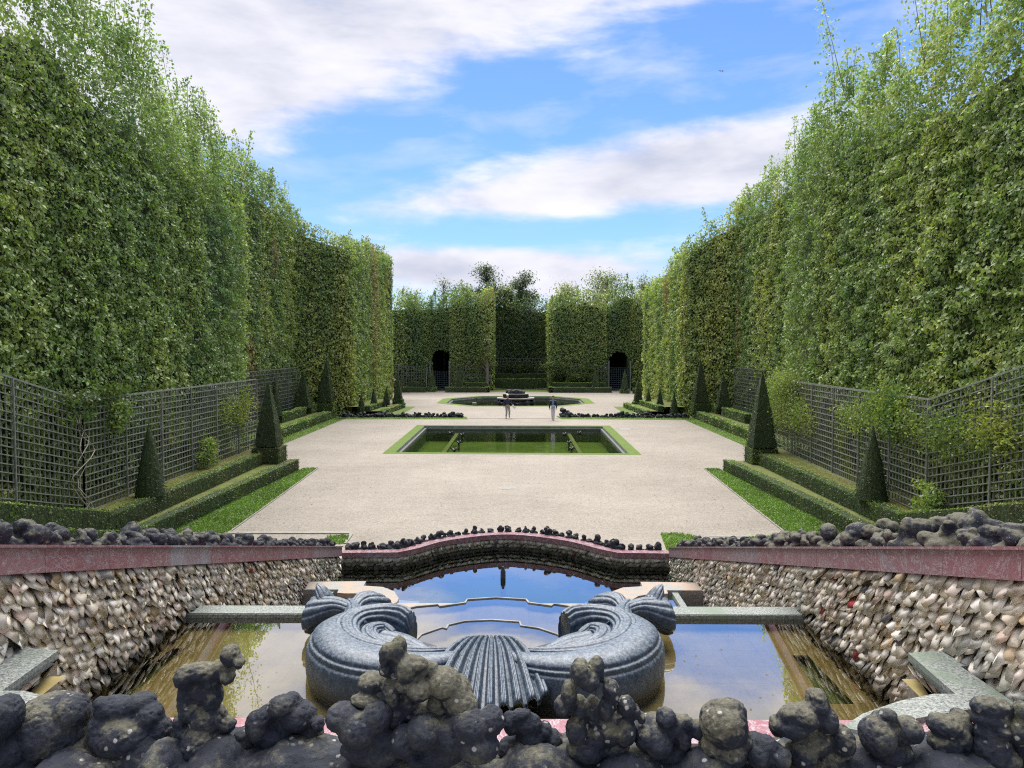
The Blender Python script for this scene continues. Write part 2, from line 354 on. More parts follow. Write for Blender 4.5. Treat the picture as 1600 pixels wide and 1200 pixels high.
def leaf_cols(P, hue=0., bright=1., s1=.35, pal=PAL, var=.35):
    k = fbm(P * [s1 * 1.6, s1 * 1.6, .12] + 5, 2) * .50 + fbm(P * 1.4 + 40, 2) * .30 + .12 + hue + rng.normal(0, .07, len(P))
    k = np.clip((k - .28) / .5, 0, .999) * 4
    base = np.array([pal[3], pal[0], pal[1], pal[2], pal[4]]); i = k.astype(int); f = (k - i)[:, None]
    c = (base[i] * (1 - f) + base[np.minimum(i + 1, 4)] * f) * LEAFGAIN
    br = fbm(P * [.22, .22, .09] + 90, 2); m = ((br > .70)[:, None]) * 1.0
    c = c * (1 - m * .6) + pal[6] * m * .6
    return c * (bright * rng.uniform(1 - var, 1 + var, len(P)))[:, None]

def hedge(label, segs, dens, leaf, group='tall clipped hedges', holes=(), hue=0, bright=1., loose=1.6, trellis=0, sprig=1.0, thick=1.6, cat='hedge', seedtop=0.5, tufts=None):
    """segs: list of ((x0,y0),(x1,y1),[(s,ztop)...],base fn) face runs; outward normal is to the right of p0->p1"""
    p00 = segs[0][0]; root = thing('clipped_hedge', label, cat, group, (p00[0], p00[1], 0))
    LP, LN, TW, BK = [], [], [], []
    for (p0, p1, tops, basef) in segs:
        p0 = np.array(p0, float); p1 = np.array(p1, float); L = np.linalg.norm(p1 - p0); t = (p1 - p0) / L; nn = np.array([t[1], -t[0]])
        ss = np.array([q[0] for q in tops]) * L; zs = np.array([q[1] for q in tops])
        def topz(s): return np.interp(s, ss, zs) + 1.1 * (fbm(np.stack([s * .45 + p0[0], s * 0 + p0[1] * 3, s * 0], 1), 3) - .5) * 2 * seedtop
        A = L * zs.mean(); n = int(A * dens)
        s = rng.uniform(0, L, n); zt = topz(s); zb = basef(p0[1] + t[1] * s)
        z = zb + rng.uniform(0, 1, n) * (zt - zb)
        q = np.stack([s + p0[1] * 7, z, np.full(n, p0[0])], 1)
        off = .14 * (fbm(q * [.55, .22, 1], 2) - .5) * 2 + .32 * (fbm(q * [1.9, 4.2, 1] + 31, 2) - .5) * 2 + rng.uniform(-.22, .10, n)
        fr = (zt - z); off -= np.clip(1 - fr / 2.0, 0, 1) ** 2 * .5 * rng.random(n)
        keep = np.ones(n, bool)
        keep &= ~((fr < loose) & (fbm(q * [1.1, .5, 1] + 77, 2) < .38 + .22 * (1 - fr / loose)))
        if trellis:
            tz = z - zb < trellis + rng.normal(0, .15, n); off = np.where(tz, off * .5 - np.where(fbm(q * [1.3, 1.3, 1] + 63, 2) + rng.normal(0, .10, n) + .24 * ((z - zb) / (trellis + .01) - .45) + (.07 if p0[0] > 5 else .02) > .50, -.06, .30), off); keep &= ~(tz & (rng.random(n) < .5) & (fbm(q * .9 + 11, 2) < .50))
        for (h0, h1, hz, rad) in holes:
            ins = (s > h0) & (s < h1) & (z < hz - rad + np.sqrt(np.maximum(rad ** 2 - (s - (h0 + h1) / 2) ** 2, 0)) + 0.0)
            keep &= ~ins
        P = np.stack([p0[0] + t[0] * s + nn[0] * off, p0[1] + t[1] * s + nn[1] * off, z], 1)[keep]
        LP.append(P); LN.append(np.tile([nn[0], nn[1], .15], (len(P), 1)))
        # leaves over the top and through its thickness
        m = int(L * thick * dens * .9); s = rng.uniform(0, L, m); dd = rng.uniform(0, thick, m); zt = topz(s); z = zt - rng.random(m) ** 1.5 * loose * 1.3 - .1
        kk = fbm(np.stack([s * 1.2, dd * 1.2, z * .7 + 50], 1), 2) > .42; P = np.stack([p0[0] + t[0] * s - nn[0] * dd, p0[1] + t[1] * s - nn[1] * dd, z], 1)[kk]
        LP.append(P); LN.append(np.tile([nn[0] * .4, nn[1] * .4, .8], (len(P), 1)))
        # shoots above the clipped line
        nt_ = int(L * 1.1 * sprig)
        for k in range(nt_):
            s0 = rng.uniform(0, L); d0 = rng.uniform(0, thick * .8); h = min(rng.gamma(2.2, .33), 1.5) * (1 if tufts is None else np.interp(s0 / L, *tufts)); z0 = float(topz(np.array([s0]))[0]) - 1.2; hh = h + 1.2
            lean = rng.normal(0, .16, 2); b = np.array([p0[0] + t[0] * s0 - nn[0] * d0, p0[1] + t[1] * s0 - nn[1] * d0, z0])
            u = np.linspace(0, 1, 5)[:, None]; pts = b + u * np.array([lean[0] * hh, lean[1] * hh, hh]) + np.sin(u * 3) * rng.normal(0, .06, 3)
            TW.append(tube_np(pts, np.linspace(.016, .004, 5) * (1 + leaf), 4))
            nl = int(hh * 34 * (1 + .3 * rng.random()) / leaf * .16 + 8); u = rng.random(nl) ** .7; w = .05 + (1.05 - u) * (.20 + .18 * hh / 2)
            P = b + u[:, None] * np.array([lean[0] * hh, lean[1] * hh, hh]) + rng.normal(0, 1, (nl, 3)) * w[:, None] * [.8, .8, .5]
            LP.append(P); LN.append(rng.normal(0, .5, (nl, 3)) + [nn[0] * .5, nn[1] * .5, .5])
        # backing
        nx = max(2, int(L / .7)); nz = 22
        sg = np.linspace(0, L, nx); zt = topz(sg) - loose * 1.05 - .2; zb = basef(p0[1] + t[1] * sg) - .3
        u = np.linspace(0, 1, nz); Z = zb[:, None] + (zt - zb)[:, None] * u[None]; Sg = np.repeat(sg[:, None], nz, 1)
        q = np.stack([Sg.ravel() + p0[1] * 7, Z.ravel(), np.full(Z.size, p0[0])], 1)
        off = (.14 * (fbm(q * [.55, .22, 1], 2) - .5) * 2 - .62).reshape(Z.shape)
        if trellis: off = np.where((Z - zb[:, None] - .3) < trellis, off * .5 - .85, off)
        G = np.stack([p0[0] + t[0] * Sg + nn[0] * off, p0[1] + t[1] * Sg + nn[1] * off, Z], -1)
        Bk = G.copy(); Bk[..., 0] -= nn[0] * thick; Bk[..., 1] -= nn[1] * thick
        i, j = np.meshgrid(np.arange(nx - 1), np.arange(nz - 1), indexing='ij'); a = (i * nz + j).ravel()
        F = np.stack([a, a + nz, a + nz + 1, a + 1], 1)
        if holes:
            sc_ = Sg.ravel()[F].mean(1); zc_ = Z.ravel()[F].mean(1); kf = np.ones(len(F), bool)
            for (h0, h1, hz, rad) in holes: kf &= ~((sc_ > h0 - .2) & (sc_ < h1 + .2) & (zc_ < hz + .1))
            F = F[kf]
        V = np.concatenate([G.reshape(-1, 3), Bk.reshape(-1, 3)]); F2 = F[:, ::-1] + nx * nz; tp = np.arange(nx - 1) * nz + nz - 1
        F3 = np.stack([tp, tp + nz, tp + nz + nx * nz, tp + nx * nz], 1); j = np.arange(nz - 1)
        E = [np.stack([e0 + j, e0 + j + 1, e0 + j + 1 + nx * nz, e0 + j + nx * nz], 1) for e0 in (0, (nx - 1) * nz)]
        BK.append((V, np.concatenate([F, F2, F3] + E)))
    P = np.concatenate(LP); Nn = np.concatenate(LN)
    leaf_mesh('foliage', P, Nn, leaf, leaf_cols(P, hue, bright), root)
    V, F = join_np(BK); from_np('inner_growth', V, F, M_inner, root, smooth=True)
    for V, F in TW[:90]: from_np('shoot', V, F, M_bark, root)
    return root

def rev(a, b, tops, f): return (b, a, [(1 - q, z) for q, z in tops[::-1]], f)
fl0 = lambda d: np.zeros_like(np.asarray(d, float))
nearbase = lambda d: .9 + slope_np(np.asarray(d, float))
flat9 = lambda d: np.full_like(np.asarray(d, float), .85)
G1 = 'tall clipped hedges walling the garden room'
# left side runs: direction chosen so that the outward normal points to the axis
hedge('tall dark green hedge wall rising nearest on the left behind the broad trellis', [rev((-11.4, 33.2), (-11.4, 8), [(0, 13.2), (.08, 13.9), (.16, 14.6), (.32, 15.3), (.5, 15.6), (1, 15.8)], nearbase)], 390, .125, G1, trellis=2.9, loose=2.6, sprig=1.7, hue=-.01, bright=1.36, thick=2.2, seedtop=.8, tufts=([0, .7, .9, 1], [1.2, 1.3, 1.5, .8]))
hedge('tall hedge wall with smooth green face set back beyond the near left hedge', [rev((-15.5, 57.2), (-15.5, 33), [(0, 14.6), (.2, 16.4), (.5, 16.3), (1, 16)], flat9)], 190, .16, G1, trellis=2.8, loose=1.5, hue=.02, bright=1.2, thick=1.8, tufts=([0, 1], [.7, .9]))
hedge('sunlit yellow-green hedge wall that ends in a sharp corner at the far left', [((-16.2, 53.7), (-12.4, 58.6), [(0, 14.3), (1, 13.7)], fl0), rev((-12.4, 78), (-12.4, 58.6), [(0, 14.5), (.4, 14.5), (1, 13.6)], fl0), ((-12.4, 78), (-15, 78), [(0, 14.5), (1, 14)], fl0)], 150, .185, G1, hue=.08, bright=1.2, loose=.9, sprig=.7, tufts=([0, 1], [.45, .45]))
hedge('tall bright hedge wall rising nearest on the right with long wispy shoots on top', [rev((11.0, 6), (11.9, 33.0), [(0, 14.9), (.5, 14.6), (.64, 14.7), (.8, 15.2), (.9, 15.4), (.95, 14.4), (1, 13.8)], nearbase)], 390, .125, G1, trellis=2.9, loose=2.4, sprig=1.5, hue=0.0, bright=1.34, thick=2.2, seedtop=.8, tufts=([0, .07, .15, .32, .45, 1], [.5, 1.2, 2.0, 2.0, 1.2, 1.2]))
hedge('tall grey-green hedge wall set back beyond the near right hedge', [rev((15.9, 33), (15.9, 57.2), [(0, 16.4), (.5, 16.5), (1, 15.7)], flat9)], 190, .16, G1, trellis=0, loose=1.6, hue=.0, bright=1.3, thick=1.8, tufts=([0, .4, 1], [.8, 1.2, 1.3]))
hedge('pale green hedge wall that steps down towards the far right corner', [((12.9, 58.6), (16.6, 53.7), [(0, 13.8), (1, 15.8)], fl0), rev((12.9, 58.6), (12.9, 77), [(0, 13.8), (.3, 12.9), (.6, 11.6), (1, 11.2)], fl0), ((15.5, 77), (12.9, 77), [(0, 11), (1, 11.2)], fl0)], 150, .185, G1, hue=.08, bright=1.3, loose=1.0, sprig=.8, tufts=([0, 1], [.6, .6]))
GB = 'dark clipped hedges closing the far end'
bk = dict(dens=95, leaf=.23, group=GB, bright=1.2, loose=1.4, sprig=1.0, seedtop=1.0)
hedge('far hedge panel with trellis foot left of the left arch, brownish at the top', [((-16.5, 85.6), (-10.0, 92.9), [(0, 10.8), (.5, 11.3), (1, 11.6)], fl0)], trellis=2.6, hue=-.02, tufts=([0, 1], [.8, .8]), **bk)
hedge('far hedge panel pierced by the dark left arch', [((-10.6, 92.8), (-7.3, 93), [(0, 11.6), (1, 11.8)], fl0)], holes=[(.42, 2.75, 4.9, 1.15)], hue=-.08, tufts=([0, 1], [1.2, 1]), **bk)
hedge('far hedge block right of the left arch with a small tree against it', [((-7.7, 94.6), (-7.7, 93.1), [(0, 11), (1, 11)], fl0), ((-7.9, 92.4), (-2.7, 92.4), [(0, 11.8), (.3, 12.2), (.6, 11.6), (1, 12.4)], fl0), ((-2.7, 93.1), (-2.7, 98.4), [(0, 12.4), (1, 12)], fl0)], trellis=2.8, hue=.03, tufts=([0, 1], [1.1, .8]), **bk)
hedge('deepest and darkest far hedge panel in the middle recess', [((-2.7, 98.4), (4.1, 98.4), [(0, 12.2), (.5, 11.6), (1, 11.8)], fl0)], trellis=3.3, hue=-.15, tufts=([0, 1], [.8, .6]), dens=95, leaf=.23, group=GB, bright=.85, loose=1.4, sprig=1)
hedge('far flat-faced hedge block between the middle recess and the right arch', [((4.1, 98.4), (4.1, 93.1), [(0, 11), (1, 11)], fl0), ((4.1, 92.4), (11.0, 92.4), [(0, 11.3), (.5, 11.7), (1, 12.2)], fl0)], trellis=2.6, hue=.06, tufts=([0, 1], [.4, .7]), **bk)
hedge('far hedge panel pierced by the dark right arch', [((10.8, 92.8), (14.4, 92.6), [(0, 12.2), (1, 12.4)], fl0)], holes=[(.5, 2.95, 4.7, 1.2)], hue=-.08, tufts=([0, 1], [1, 1]), **bk)
hedge('far hedge panel turning towards the right hedge, beyond the right arch', [((13.7, 93.1), (19, 83.6), [(0, 12), (1, 11.8)], fl0)], hue=.0, tufts=([0, 1], [.9, .9]), **bk)
# dark tunnels behind the arches
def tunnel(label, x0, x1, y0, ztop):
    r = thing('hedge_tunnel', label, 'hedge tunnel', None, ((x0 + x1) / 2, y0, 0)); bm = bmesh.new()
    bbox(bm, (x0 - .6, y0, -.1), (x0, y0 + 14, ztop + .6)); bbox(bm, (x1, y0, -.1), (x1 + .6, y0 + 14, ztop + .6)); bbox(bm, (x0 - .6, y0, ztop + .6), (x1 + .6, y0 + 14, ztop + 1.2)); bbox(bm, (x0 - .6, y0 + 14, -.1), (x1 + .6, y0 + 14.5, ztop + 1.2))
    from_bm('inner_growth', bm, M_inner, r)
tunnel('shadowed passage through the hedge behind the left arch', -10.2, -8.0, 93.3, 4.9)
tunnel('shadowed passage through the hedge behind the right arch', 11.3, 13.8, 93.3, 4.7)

def tree(label, x, y, h, r, z0, hue=0, bright=.7, n=2600, lf=.30, group='trees rising behind the far hedge', pal=PAL):
    t = thing('tree', label, 'tree', group, (x, y, 0)); V = []
    V.append(tube_np([(x, y, 0), (x + .1, y, h * .4), (x - .1, y + .1, h * .75), (x, y, h * .97)], [.22, .17, .09, .02], 8))
    cl = []
    for k in range(22):
        a = rng.uniform(0, 6.28); u = rng.uniform(.0, 1); zc = z0 + (h - z0) * u; rr = r * math.sqrt(max(.05, 1 - (u * 1.0) ** 1.6)) * rng.uniform(.3, 1)
        c = np.array([x + math.cos(a) * rr, y + math.sin(a) * rr, zc]); cl.append(c)
        V.append(tube_np([(x, y, zc - .8), tuple((c + [x, y, zc - .2]) / 2), tuple(c)], [.06, .04, .015], 5))
    v, f = join_np(V); from_np('trunk', v, f, M_bark, t)
    P = np.concatenate([c + rng.normal(0, 1, (n // 22, 3)) * [r * .22, r * .22, r * .17] * rng.uniform(.7, 1.25) for c in cl]); P = P[P[:, 2] > 1]
    Nn = P - [x, y, (z0 + h) / 2]; Nn /= np.linalg.norm(Nn, axis=1)[:, None]
    leaf_mesh('crown', P, Nn, lf, leaf_cols(P, hue, bright, .8), t)
tree('dark rounded tree rising behind the far hedge, left of centre', -3.7, 100.5, 15.4, 2.6, 8.0, -.12, .5, n=9000, lf=.24)
tree('tallest dark bushy tree rising behind the recess of the far hedge', 1.0, 103, 15.3, 2.5, 8.0, -.12, .5, n=9000, lf=.24)
tree('thin pale wispy tree top above the left arch', -9.6, 103, 14.0, 1.9, 10, -.1, .75, 1300, .22)
tree('brownish thin-topped tree above the far hedge near the right arch', 12.0, 101, 15.0, 3.3, 8.8, .12, .75, 6500, .24)
tree('small loose tree top above the far right hedge', 16.5, 98, 13.8, 2.4, 9.0, .1, .8, 3500, .24)
tree('pale green tree crown above the far hedge right of the recess', 6.6, 101, 13.2, 2.6, 9.0, .15, .9, n=4500, lf=.24)
tree('dark green tree crown just right of the left arch in the far hedge', -6.9, 101, 13.4, 2.2, 9.0, .0, .75, n=4500, lf=.24)
tree('loose olive tree crown at the far left end of the far hedge', -13.5, 98, 12.6, 2.4, 8.5, .05, .8, n=3500, lf=.24)
tree('low rounded tree crown between the two tall dark far trees', -1.3, 99.5, 12.6, 1.9, 8.0, .05, .75, 4500, .24)
def b_small(): tree('small spreading tree growing against the hedge right of the left arch', -3.4, 91.2, 6.4, 1.1, 3.0, .1, .62, 900, .26, None)
b_small()

# ------------------------------------------------------------------ ground
def poly_mesh(name, loops, z, m, zf=None, kind='structure', parent=None):
    bm = bmesh.new(); es = []
    for lp in loops:
        vs = [bm.verts.new((p[0], p[1], z if zf is None else z + zf(p[1]))) for p in lp]
        es += [bm.edges.new((vs[i], vs[(i + 1) % len(vs)])) for i in range(len(vs))]
    bmesh.ops.triangle_fill(bm, use_beauty=True, use_dissolve=False, edges=es); 
    for f in bm.faces:
        if f.normal.z < 0: f.normal_flip()
    o = from_bm(name, bm, m, parent)
    if not parent: tag(o, kind=kind)
    return o
def smooth_curve(pts, n=6):
    P = [np.array(p, float) for p in pts]; P = [2 * P[0] - P[1]] + P + [2 * P[-1] - P[-2]]; o = []
    for i in range(1, len(P) - 2):
        for k in range(n):
            t = k / n; a, b, c, d = P[i - 1:i + 3]; o.append(.5 * (2 * b + (c - a) * t + (2 * a - 5 * b + 4 * c - d) * t * t + (3 * b - a - 3 * c + d) * t ** 3))
    o.append(P[-2]); return np.array(o)
arcm = smooth_curve([(-2.35, 19.15), (-1.5, 20.1), (0, 20.7), (1.5, 20.1), (2.45, 19.15)], 7)
curve_in = np.concatenate([[[-4.05, 18.8], [-2.7, 18.85]], arcm, [[2.8, 18.85], [4.05, 18.8]]])
def offset_curve(c, o):
    t = np.gradient(c, axis=0); t /= np.linalg.norm(t, axis=1)[:, None]; return c + np.stack([-t[:, 1], t[:, 0]], 1) * o
curve_out = offset_curve(curve_in, .26)
MP = [(-6.35, 37.9), (6.05, 37.9), (6.15, 51.2), (-6.55, 51.2)]      # outer edge of the square pool's lawn rim
MP = [tuple(at_z(*p, 0)[:2]) for p in ((597, 709), (1003, 711), (953, 665), (652, 664))]
cx = sum(p[0] for p in MP) / 4; cy = sum(p[1] for p in MP) / 4
MPi = [(p[0] - math.copysign(.56, p[0] - cx), p[1] - math.copysign(.56, p[1] - cy)) for p in MP]
OC = (0.1, 74.6)
octo = [(-7.3, 71.5), (-4.0, 67.6), (4.2, 67.6), (7.5, 71.5), (7.5, 78), (4.2, 82.6), (-4.0, 82.6), (-7.3, 78)]
octi = [(OC[0] + (p[0] - OC[0]) * .88, OC[1] + (p[1] - OC[1]) * .9) for p in octo]
outer = [(-300, 19.7), (-4.45, 19.7), (-4.45, 19.18)] + [tuple(p) for p in curve_out[1:-1]] + [(4.45, 19.18), (4.45, 19.7), (300, 19.7), (300, 700), (-300, 700)]
g = poly_mesh('gravel_ground', [outer, MPi, octi], 0, M_gravel)
for sx in (-1, 1):
    xs = (-60, -4.4) if sx < 0 else (4.4, 60); V = []; F = []
    ds = [19.7, 5.86, -30]; zs = [-.004, 3.596, 3.596]
    for d, zz_ in zip(ds, zs): V += [(xs[0], d, zz_), (xs[1], d, zz_)]
    F = [(0, 1, 3, 2), (2, 3, 5, 4)]; tag(from_np('sloping_ground', V, [f[::-1] for f in F], M_moss), kind='structure')
tag(from_np('upper_terrace', [(-4.4, -30, 3.6), (4.4, -30, 3.6), (4.4, 2.35, 3.6), (-4.4, 2.35, 3.6)], [(0, 1, 2, 3)], M_gravel), kind='structure')
# lawns
def lawn(poly, z=.004, zf=None): return poly_mesh('lawn', [poly], z, M_lawn, zf)
LAWNS = []
for s in (-1, 1):
    LAWNS.append([(s * 8.3, 32.8), (s * 8.0, 26), (s * 7.75, 19.75), (s * 9.6, 19.75), (s * 8.9, 32.8)])
    LAWNS.append([(s * 12.3, 57.2), (s * 12.3, 34), (s * 13.3, 34), (s * 13.3, 57.2)])
    LAWNS.append([(s * 8.7, 67.5), (s * 8.75, 58.2), (s * 9.6, 58.2), (s * 9.6, 67.5)])
ring = lambda a, b: [a, b]
pl = poly_mesh('lawn', [MP, MPi], .004, M_lawn); pl2 = poly_mesh('lawn', [octo, octi], .004, M_lawn)
LAWNS.append([(-13, 55.4), (-3.3, 55.4), (-3.6, 57.6), (-13, 57.6)]); LAWNS.append([(13, 55.0), (3.45, 55.6), (3.2, 57.8), (13, 57.3)])
LAWNS.append([tuple(at_z(*p, 0)[:2]) for p in ((512, 838), (548, 836), (540, 850), (500, 852))])
LAWNS.append([tuple(at_z(*p, 0)[:2]) for p in ((1032, 834), (1062, 834), (1085, 838), (1108, 848), (1112, 862), (1042, 862))])
LAWNS.append([tuple(at_z(*p, 0)[:2]) for p in ((1160, 842), (1190, 838), (1240, 838), (1240, 862), (1150, 862))])
LAWNS.append([(-2.9, 90.2), (4.2, 90.2), (4.2, 97), (-2.9, 97)])
for L_ in LAWNS: lawn(L_)
# blades on the lawns
BP = []
def tri_scatter(poly, dn):
    xs = [p[0] for p in poly]; ys = [p[1] for p in poly]; a = (max(xs) - min(xs)) * (max(ys) - min(ys)); n = int(a * dn)
    P = np.stack([rng.uniform(min(xs), max(xs), n), rng.uniform(min(ys), max(ys), n)], 1); ins = np.zeros(n, bool); j = len(poly) - 1
    for i in range(len(poly)):
        xi, yi = poly[i]; xj, yj = poly[j]; c = ((yi > P[:, 1]) != (yj > P[:, 1])) & (P[:, 0] < (xj - xi) * (P[:, 1] - yi) / (yj - yi + 1e-12) + xi); ins ^= c; j = i
    return P[ins]
for L_ in LAWNS:
    d = np.mean([p[1] for p in L_])
    if d < 60: BP.append(tri_scatter(L_, 900 if d < 30 else 160))
bp = np.concatenate(BP); bp = np.concatenate([bp, np.full((len(bp), 1), .03)], 1)
gc = np.array([.125, .23, .02]) * (1 + .35 * (fbm(bp * [1.2, 1.2, 1], 2) - .5)[:, None] * 2) * rng.uniform(.7, 1.3, (len(bp), 1))
tag(leaf_mesh('grass', bp, np.tile([0, -.6, .3], (len(bp), 1)), .07, gc, None, aspect=.35, jitter=.5, droop=-1), 'short bright green grass on the lawn strips', 'grass', kind='stuff')

# ------------------------------------------------------------------ box hedges
def box_pts(lo, hi, n):
    """surface points on a box: sides and top"""
    d = np.array(hi) - lo; ar = np.array([d[1] * d[2], d[1] * d[2], d[0] * d[2], d[0] * d[2], d[0] * d[1] * 1.0]); k = rng.choice(5, n, p=ar / ar.sum()); u = rng.random((n, 3)) * d + lo
    Nn = np.zeros((n, 3))
    for i, (ax, sg) in enumerate(((0, -1), (0, 1), (1, -1), (1, 1), (2, 1))):
        m = k == i; u[m, ax] = lo[ax] if sg < 0 else hi[ax]; Nn[m, ax] = sg
    return u, Nn
BOXPAL = np.array([[.045, .080, .018], [.07, .115, .024], [.115, .165, .034], [.035, .065, .02], [.17, .20, .04], [.03, .045, .014], [.14, .11, .05]])
def box_hedge(label, p0, p1, w, z0, z1, group, dens=260, lf=.055, name='box_hedge', zf=None, bright=1., side=1, topmoss=None, cat='hedge'):
    """hedge running from p0 to p1 (front line), thickness w away from the axis side (side=+1 means thickness to +x / -1 to -x, for x-runs to +y)"""
    p0 = np.array(p0, float); p1 = np.array(p1, float); L = np.linalg.norm(p1 - p0); t = (p1 - p0) / L; nn = np.array([-t[1], t[0]]) * side
    n = int((L * w + 2 * (L + w) * (z1 - z0)) * dens); U, Nn = box_pts(np.zeros(3), np.array([L, w, z1 - z0]), n)
    wob = (fbm(U * [.9, 1, 1] + p0[0], 2) - .5) * .09
    U = U + Nn * (wob + rng.uniform(-.03, .02, n))[:, None]; U[:, 2] += (fbm(np.stack([U[:, 0] * 1.3 + p0[1], U[:, 0] * 0, U[:, 0] * 0], 1), 2) - .5) * .08 * (U[:, 2] > .2)
    X = p0[0] + t[0] * U[:, 0] + nn[0] * U[:, 1]; Y = p0[1] + t[1] * U[:, 0] + nn[1] * U[:, 1]; Z = z0 + U[:, 2] + (zf(Y) if zf else 0)
    P = np.stack([X, Y, Z], 1); N3 = np.stack([t[0] * Nn[:, 0] + nn[0] * Nn[:, 1], t[1] * Nn[:, 0] + nn[1] * Nn[:, 1], Nn[:, 2]], 1)
    root = thing(name, label, cat, group, (p0[0], p0[1], z0))
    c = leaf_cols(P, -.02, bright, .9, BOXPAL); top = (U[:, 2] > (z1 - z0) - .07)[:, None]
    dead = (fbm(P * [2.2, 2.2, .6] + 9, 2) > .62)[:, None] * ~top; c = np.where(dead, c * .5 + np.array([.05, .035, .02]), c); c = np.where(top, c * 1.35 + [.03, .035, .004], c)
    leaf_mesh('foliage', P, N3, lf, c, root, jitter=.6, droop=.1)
    m = max(2, int(L / .5)); V = []; F = []
    for k in range(m + 1):
        q = L * k / m; b = .03
        for (ww, hh) in ((b, 0), (w - b, 0), (w - b, z1 - z0 - b), (b, z1 - z0 - b)):
            xx = p0[0] + t[0] * np.clip(q, b, L - b) + nn[0] * ww; yy = p0[1] + t[1] * np.clip(q, b, L - b) + nn[1] * ww; V.append((xx, yy, z0 + hh + (float(zf(np.array(yy))) if zf else 0)))
    for k in range(m):
        for i in range(4): F.append((k * 4 + i, k * 4 + (i + 1) % 4, k * 4 + 4 + (i + 1) % 4, k * 4 + 4 + i))
    F += [(3, 2, 1, 0), (m * 4, m * 4 + 1, m * 4 + 2, m * 4 + 3)]
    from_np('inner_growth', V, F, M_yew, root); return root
def bed(x0, x1, y0, y1, z, zf=None, name='planting_ground'):
    n = 8; V = []; F = []
    ys = np.linspace(y0, y1, n + 1) if not zf else np.array([y0, 19.7, (19.7 + y1) / 2, y1])
    for y_ in ys: V += [(x0, y_, z + (slope_z(y_) if zf else 0)), (x1, y_, z + (slope_z(y_) if zf else 0))]
    for i in range(len(ys) - 1): F.append((2 * i, 2 * i + 1, 2 * i + 3, 2 * i + 2))
    o = from_np(name, V, F, M_moss); tag(o, kind='structure'); return o
GL = 'low clipped box hedges in two steps'
SD = {-1: 'left', 1: 'right'}
for s in (-1, 1):
    w = SD[s]
    # near room, d 20..33, both steps follow the slope towards the camera
    box_hedge(f'lower box hedge step beside the bright grass strip, nearest on the {w}', (s * 8.95, 32.3), (s * 9.5, 19.6), .40, 0, .50, GL, 420, .05, side=-1 if s < 0 else 1)
    box_hedge(f'upper box hedge step under the trellis, nearest on the {w}', (s * 10.05, 31.0), (s * 10.05, 19.6), .34, .42, .94, GL, 420, .05, side=-1 if s < 0 else 1)
    box_hedge(f'sloping box hedge climbing towards the frame edge below the {w} trellis', (s * 10.05, 19.6), (s * 10.0, 8.5), .36, .42, .94, GL, 420, .05, zf=slope_np, side=-1 if s < 0 else 1)
    box_hedge(f'lowest sloping box hedge just behind the knobbly rocks on the {w}', (s * 9.5, 19.6), (s * 9.3, 8.5), .36, -.1, .42, GL, 300, .05, zf=slope_np, side=-1 if s < 0 else 1)
    tag(from_np('planting_ground', [(s * 9.62, 19.7, .44), (s * 10.2, 19.7, .44), (s * 10.2, 32.2, .44), (s * 9.1, 32.2, .44)], [(0, 1, 2, 3)], M_moss), kind='structure'); bed(*sorted((s * 10.3, s * 12.6)), 19.7, 33.2, .90)
    V = [];
    for y_ in (19.7, 12, 5.9): V += [(s * 9.66, y_, .38 + slope_z(y_)), (s * 10.2, y_, .38 + slope_z(y_)), (s * 10.25, y_, .9 + slope_z(y_)), (s * 13, y_, .9 + slope_z(y_))]
    F = [(0, 4, 5, 1), (4, 8, 9, 5), (2, 6, 7, 3), (6, 10, 11, 7)]; tag(from_np('planting_ground', V, F, M_moss), kind='structure')
    # second room
    box_hedge(f'long lower box hedge step of the second room on the {w}', (s * 13.2, 57.0), (s * 13.2, 34.2), .5, 0, .58, GL, 130, .10, side=-1 if s < 0 else 1, bright=1.45)
    box_hedge(f'upper box hedge step of the second room on the {w}, nearer half', (s * 14.3, 46.0), (s * 14.3, 34.2), .45, .5, 1.05, GL, 130, .10, side=-1 if s < 0 else 1, bright=1.45)
    box_hedge(f'upper box hedge step of the second room on the {w}, middle stretch', (s * 14.3, 52.8), (s * 14.3, 47.4), .45, .5, 1.1, GL, 130, .10, side=-1 if s < 0 else 1, bright=1.45)
    box_hedge(f'upper box hedge step of the second room on the {w}, farthest stretch', (s * 14.3, 57.0), (s * 14.3, 54.2), .45, .5, 1.1, GL, 130, .10, side=-1 if s < 0 else 1, bright=1.45)
    bed(*sorted((s * 13.5, s * 14.5)), 34, 57.1, .5); bed(*sorted((s * 14.6, s * 17)), 34, 57.2, .88)
    # third room
    box_hedge(f'lower box hedge step of the far room on the {w}', (s * 9.45, 66.6), (s * 9.9, 58), .4, 0, .42, GL, 110, .11, side=-1 if s < 0 else 1, bright=1.4)
    box_hedge(f'upper box hedge step of the far room on the {w}', (s * 10.5, 64.6), (s * 10.9, 58), .4, .35, .8, GL, 110, .11, side=-1 if s < 0 else 1, bright=1.4)
    bed(*sorted((s * 9.8, s * 10.9)), 58, 66.5, .38); bed(*sorted((s * 11.0, s * 13)), 58, 66.5, .72)
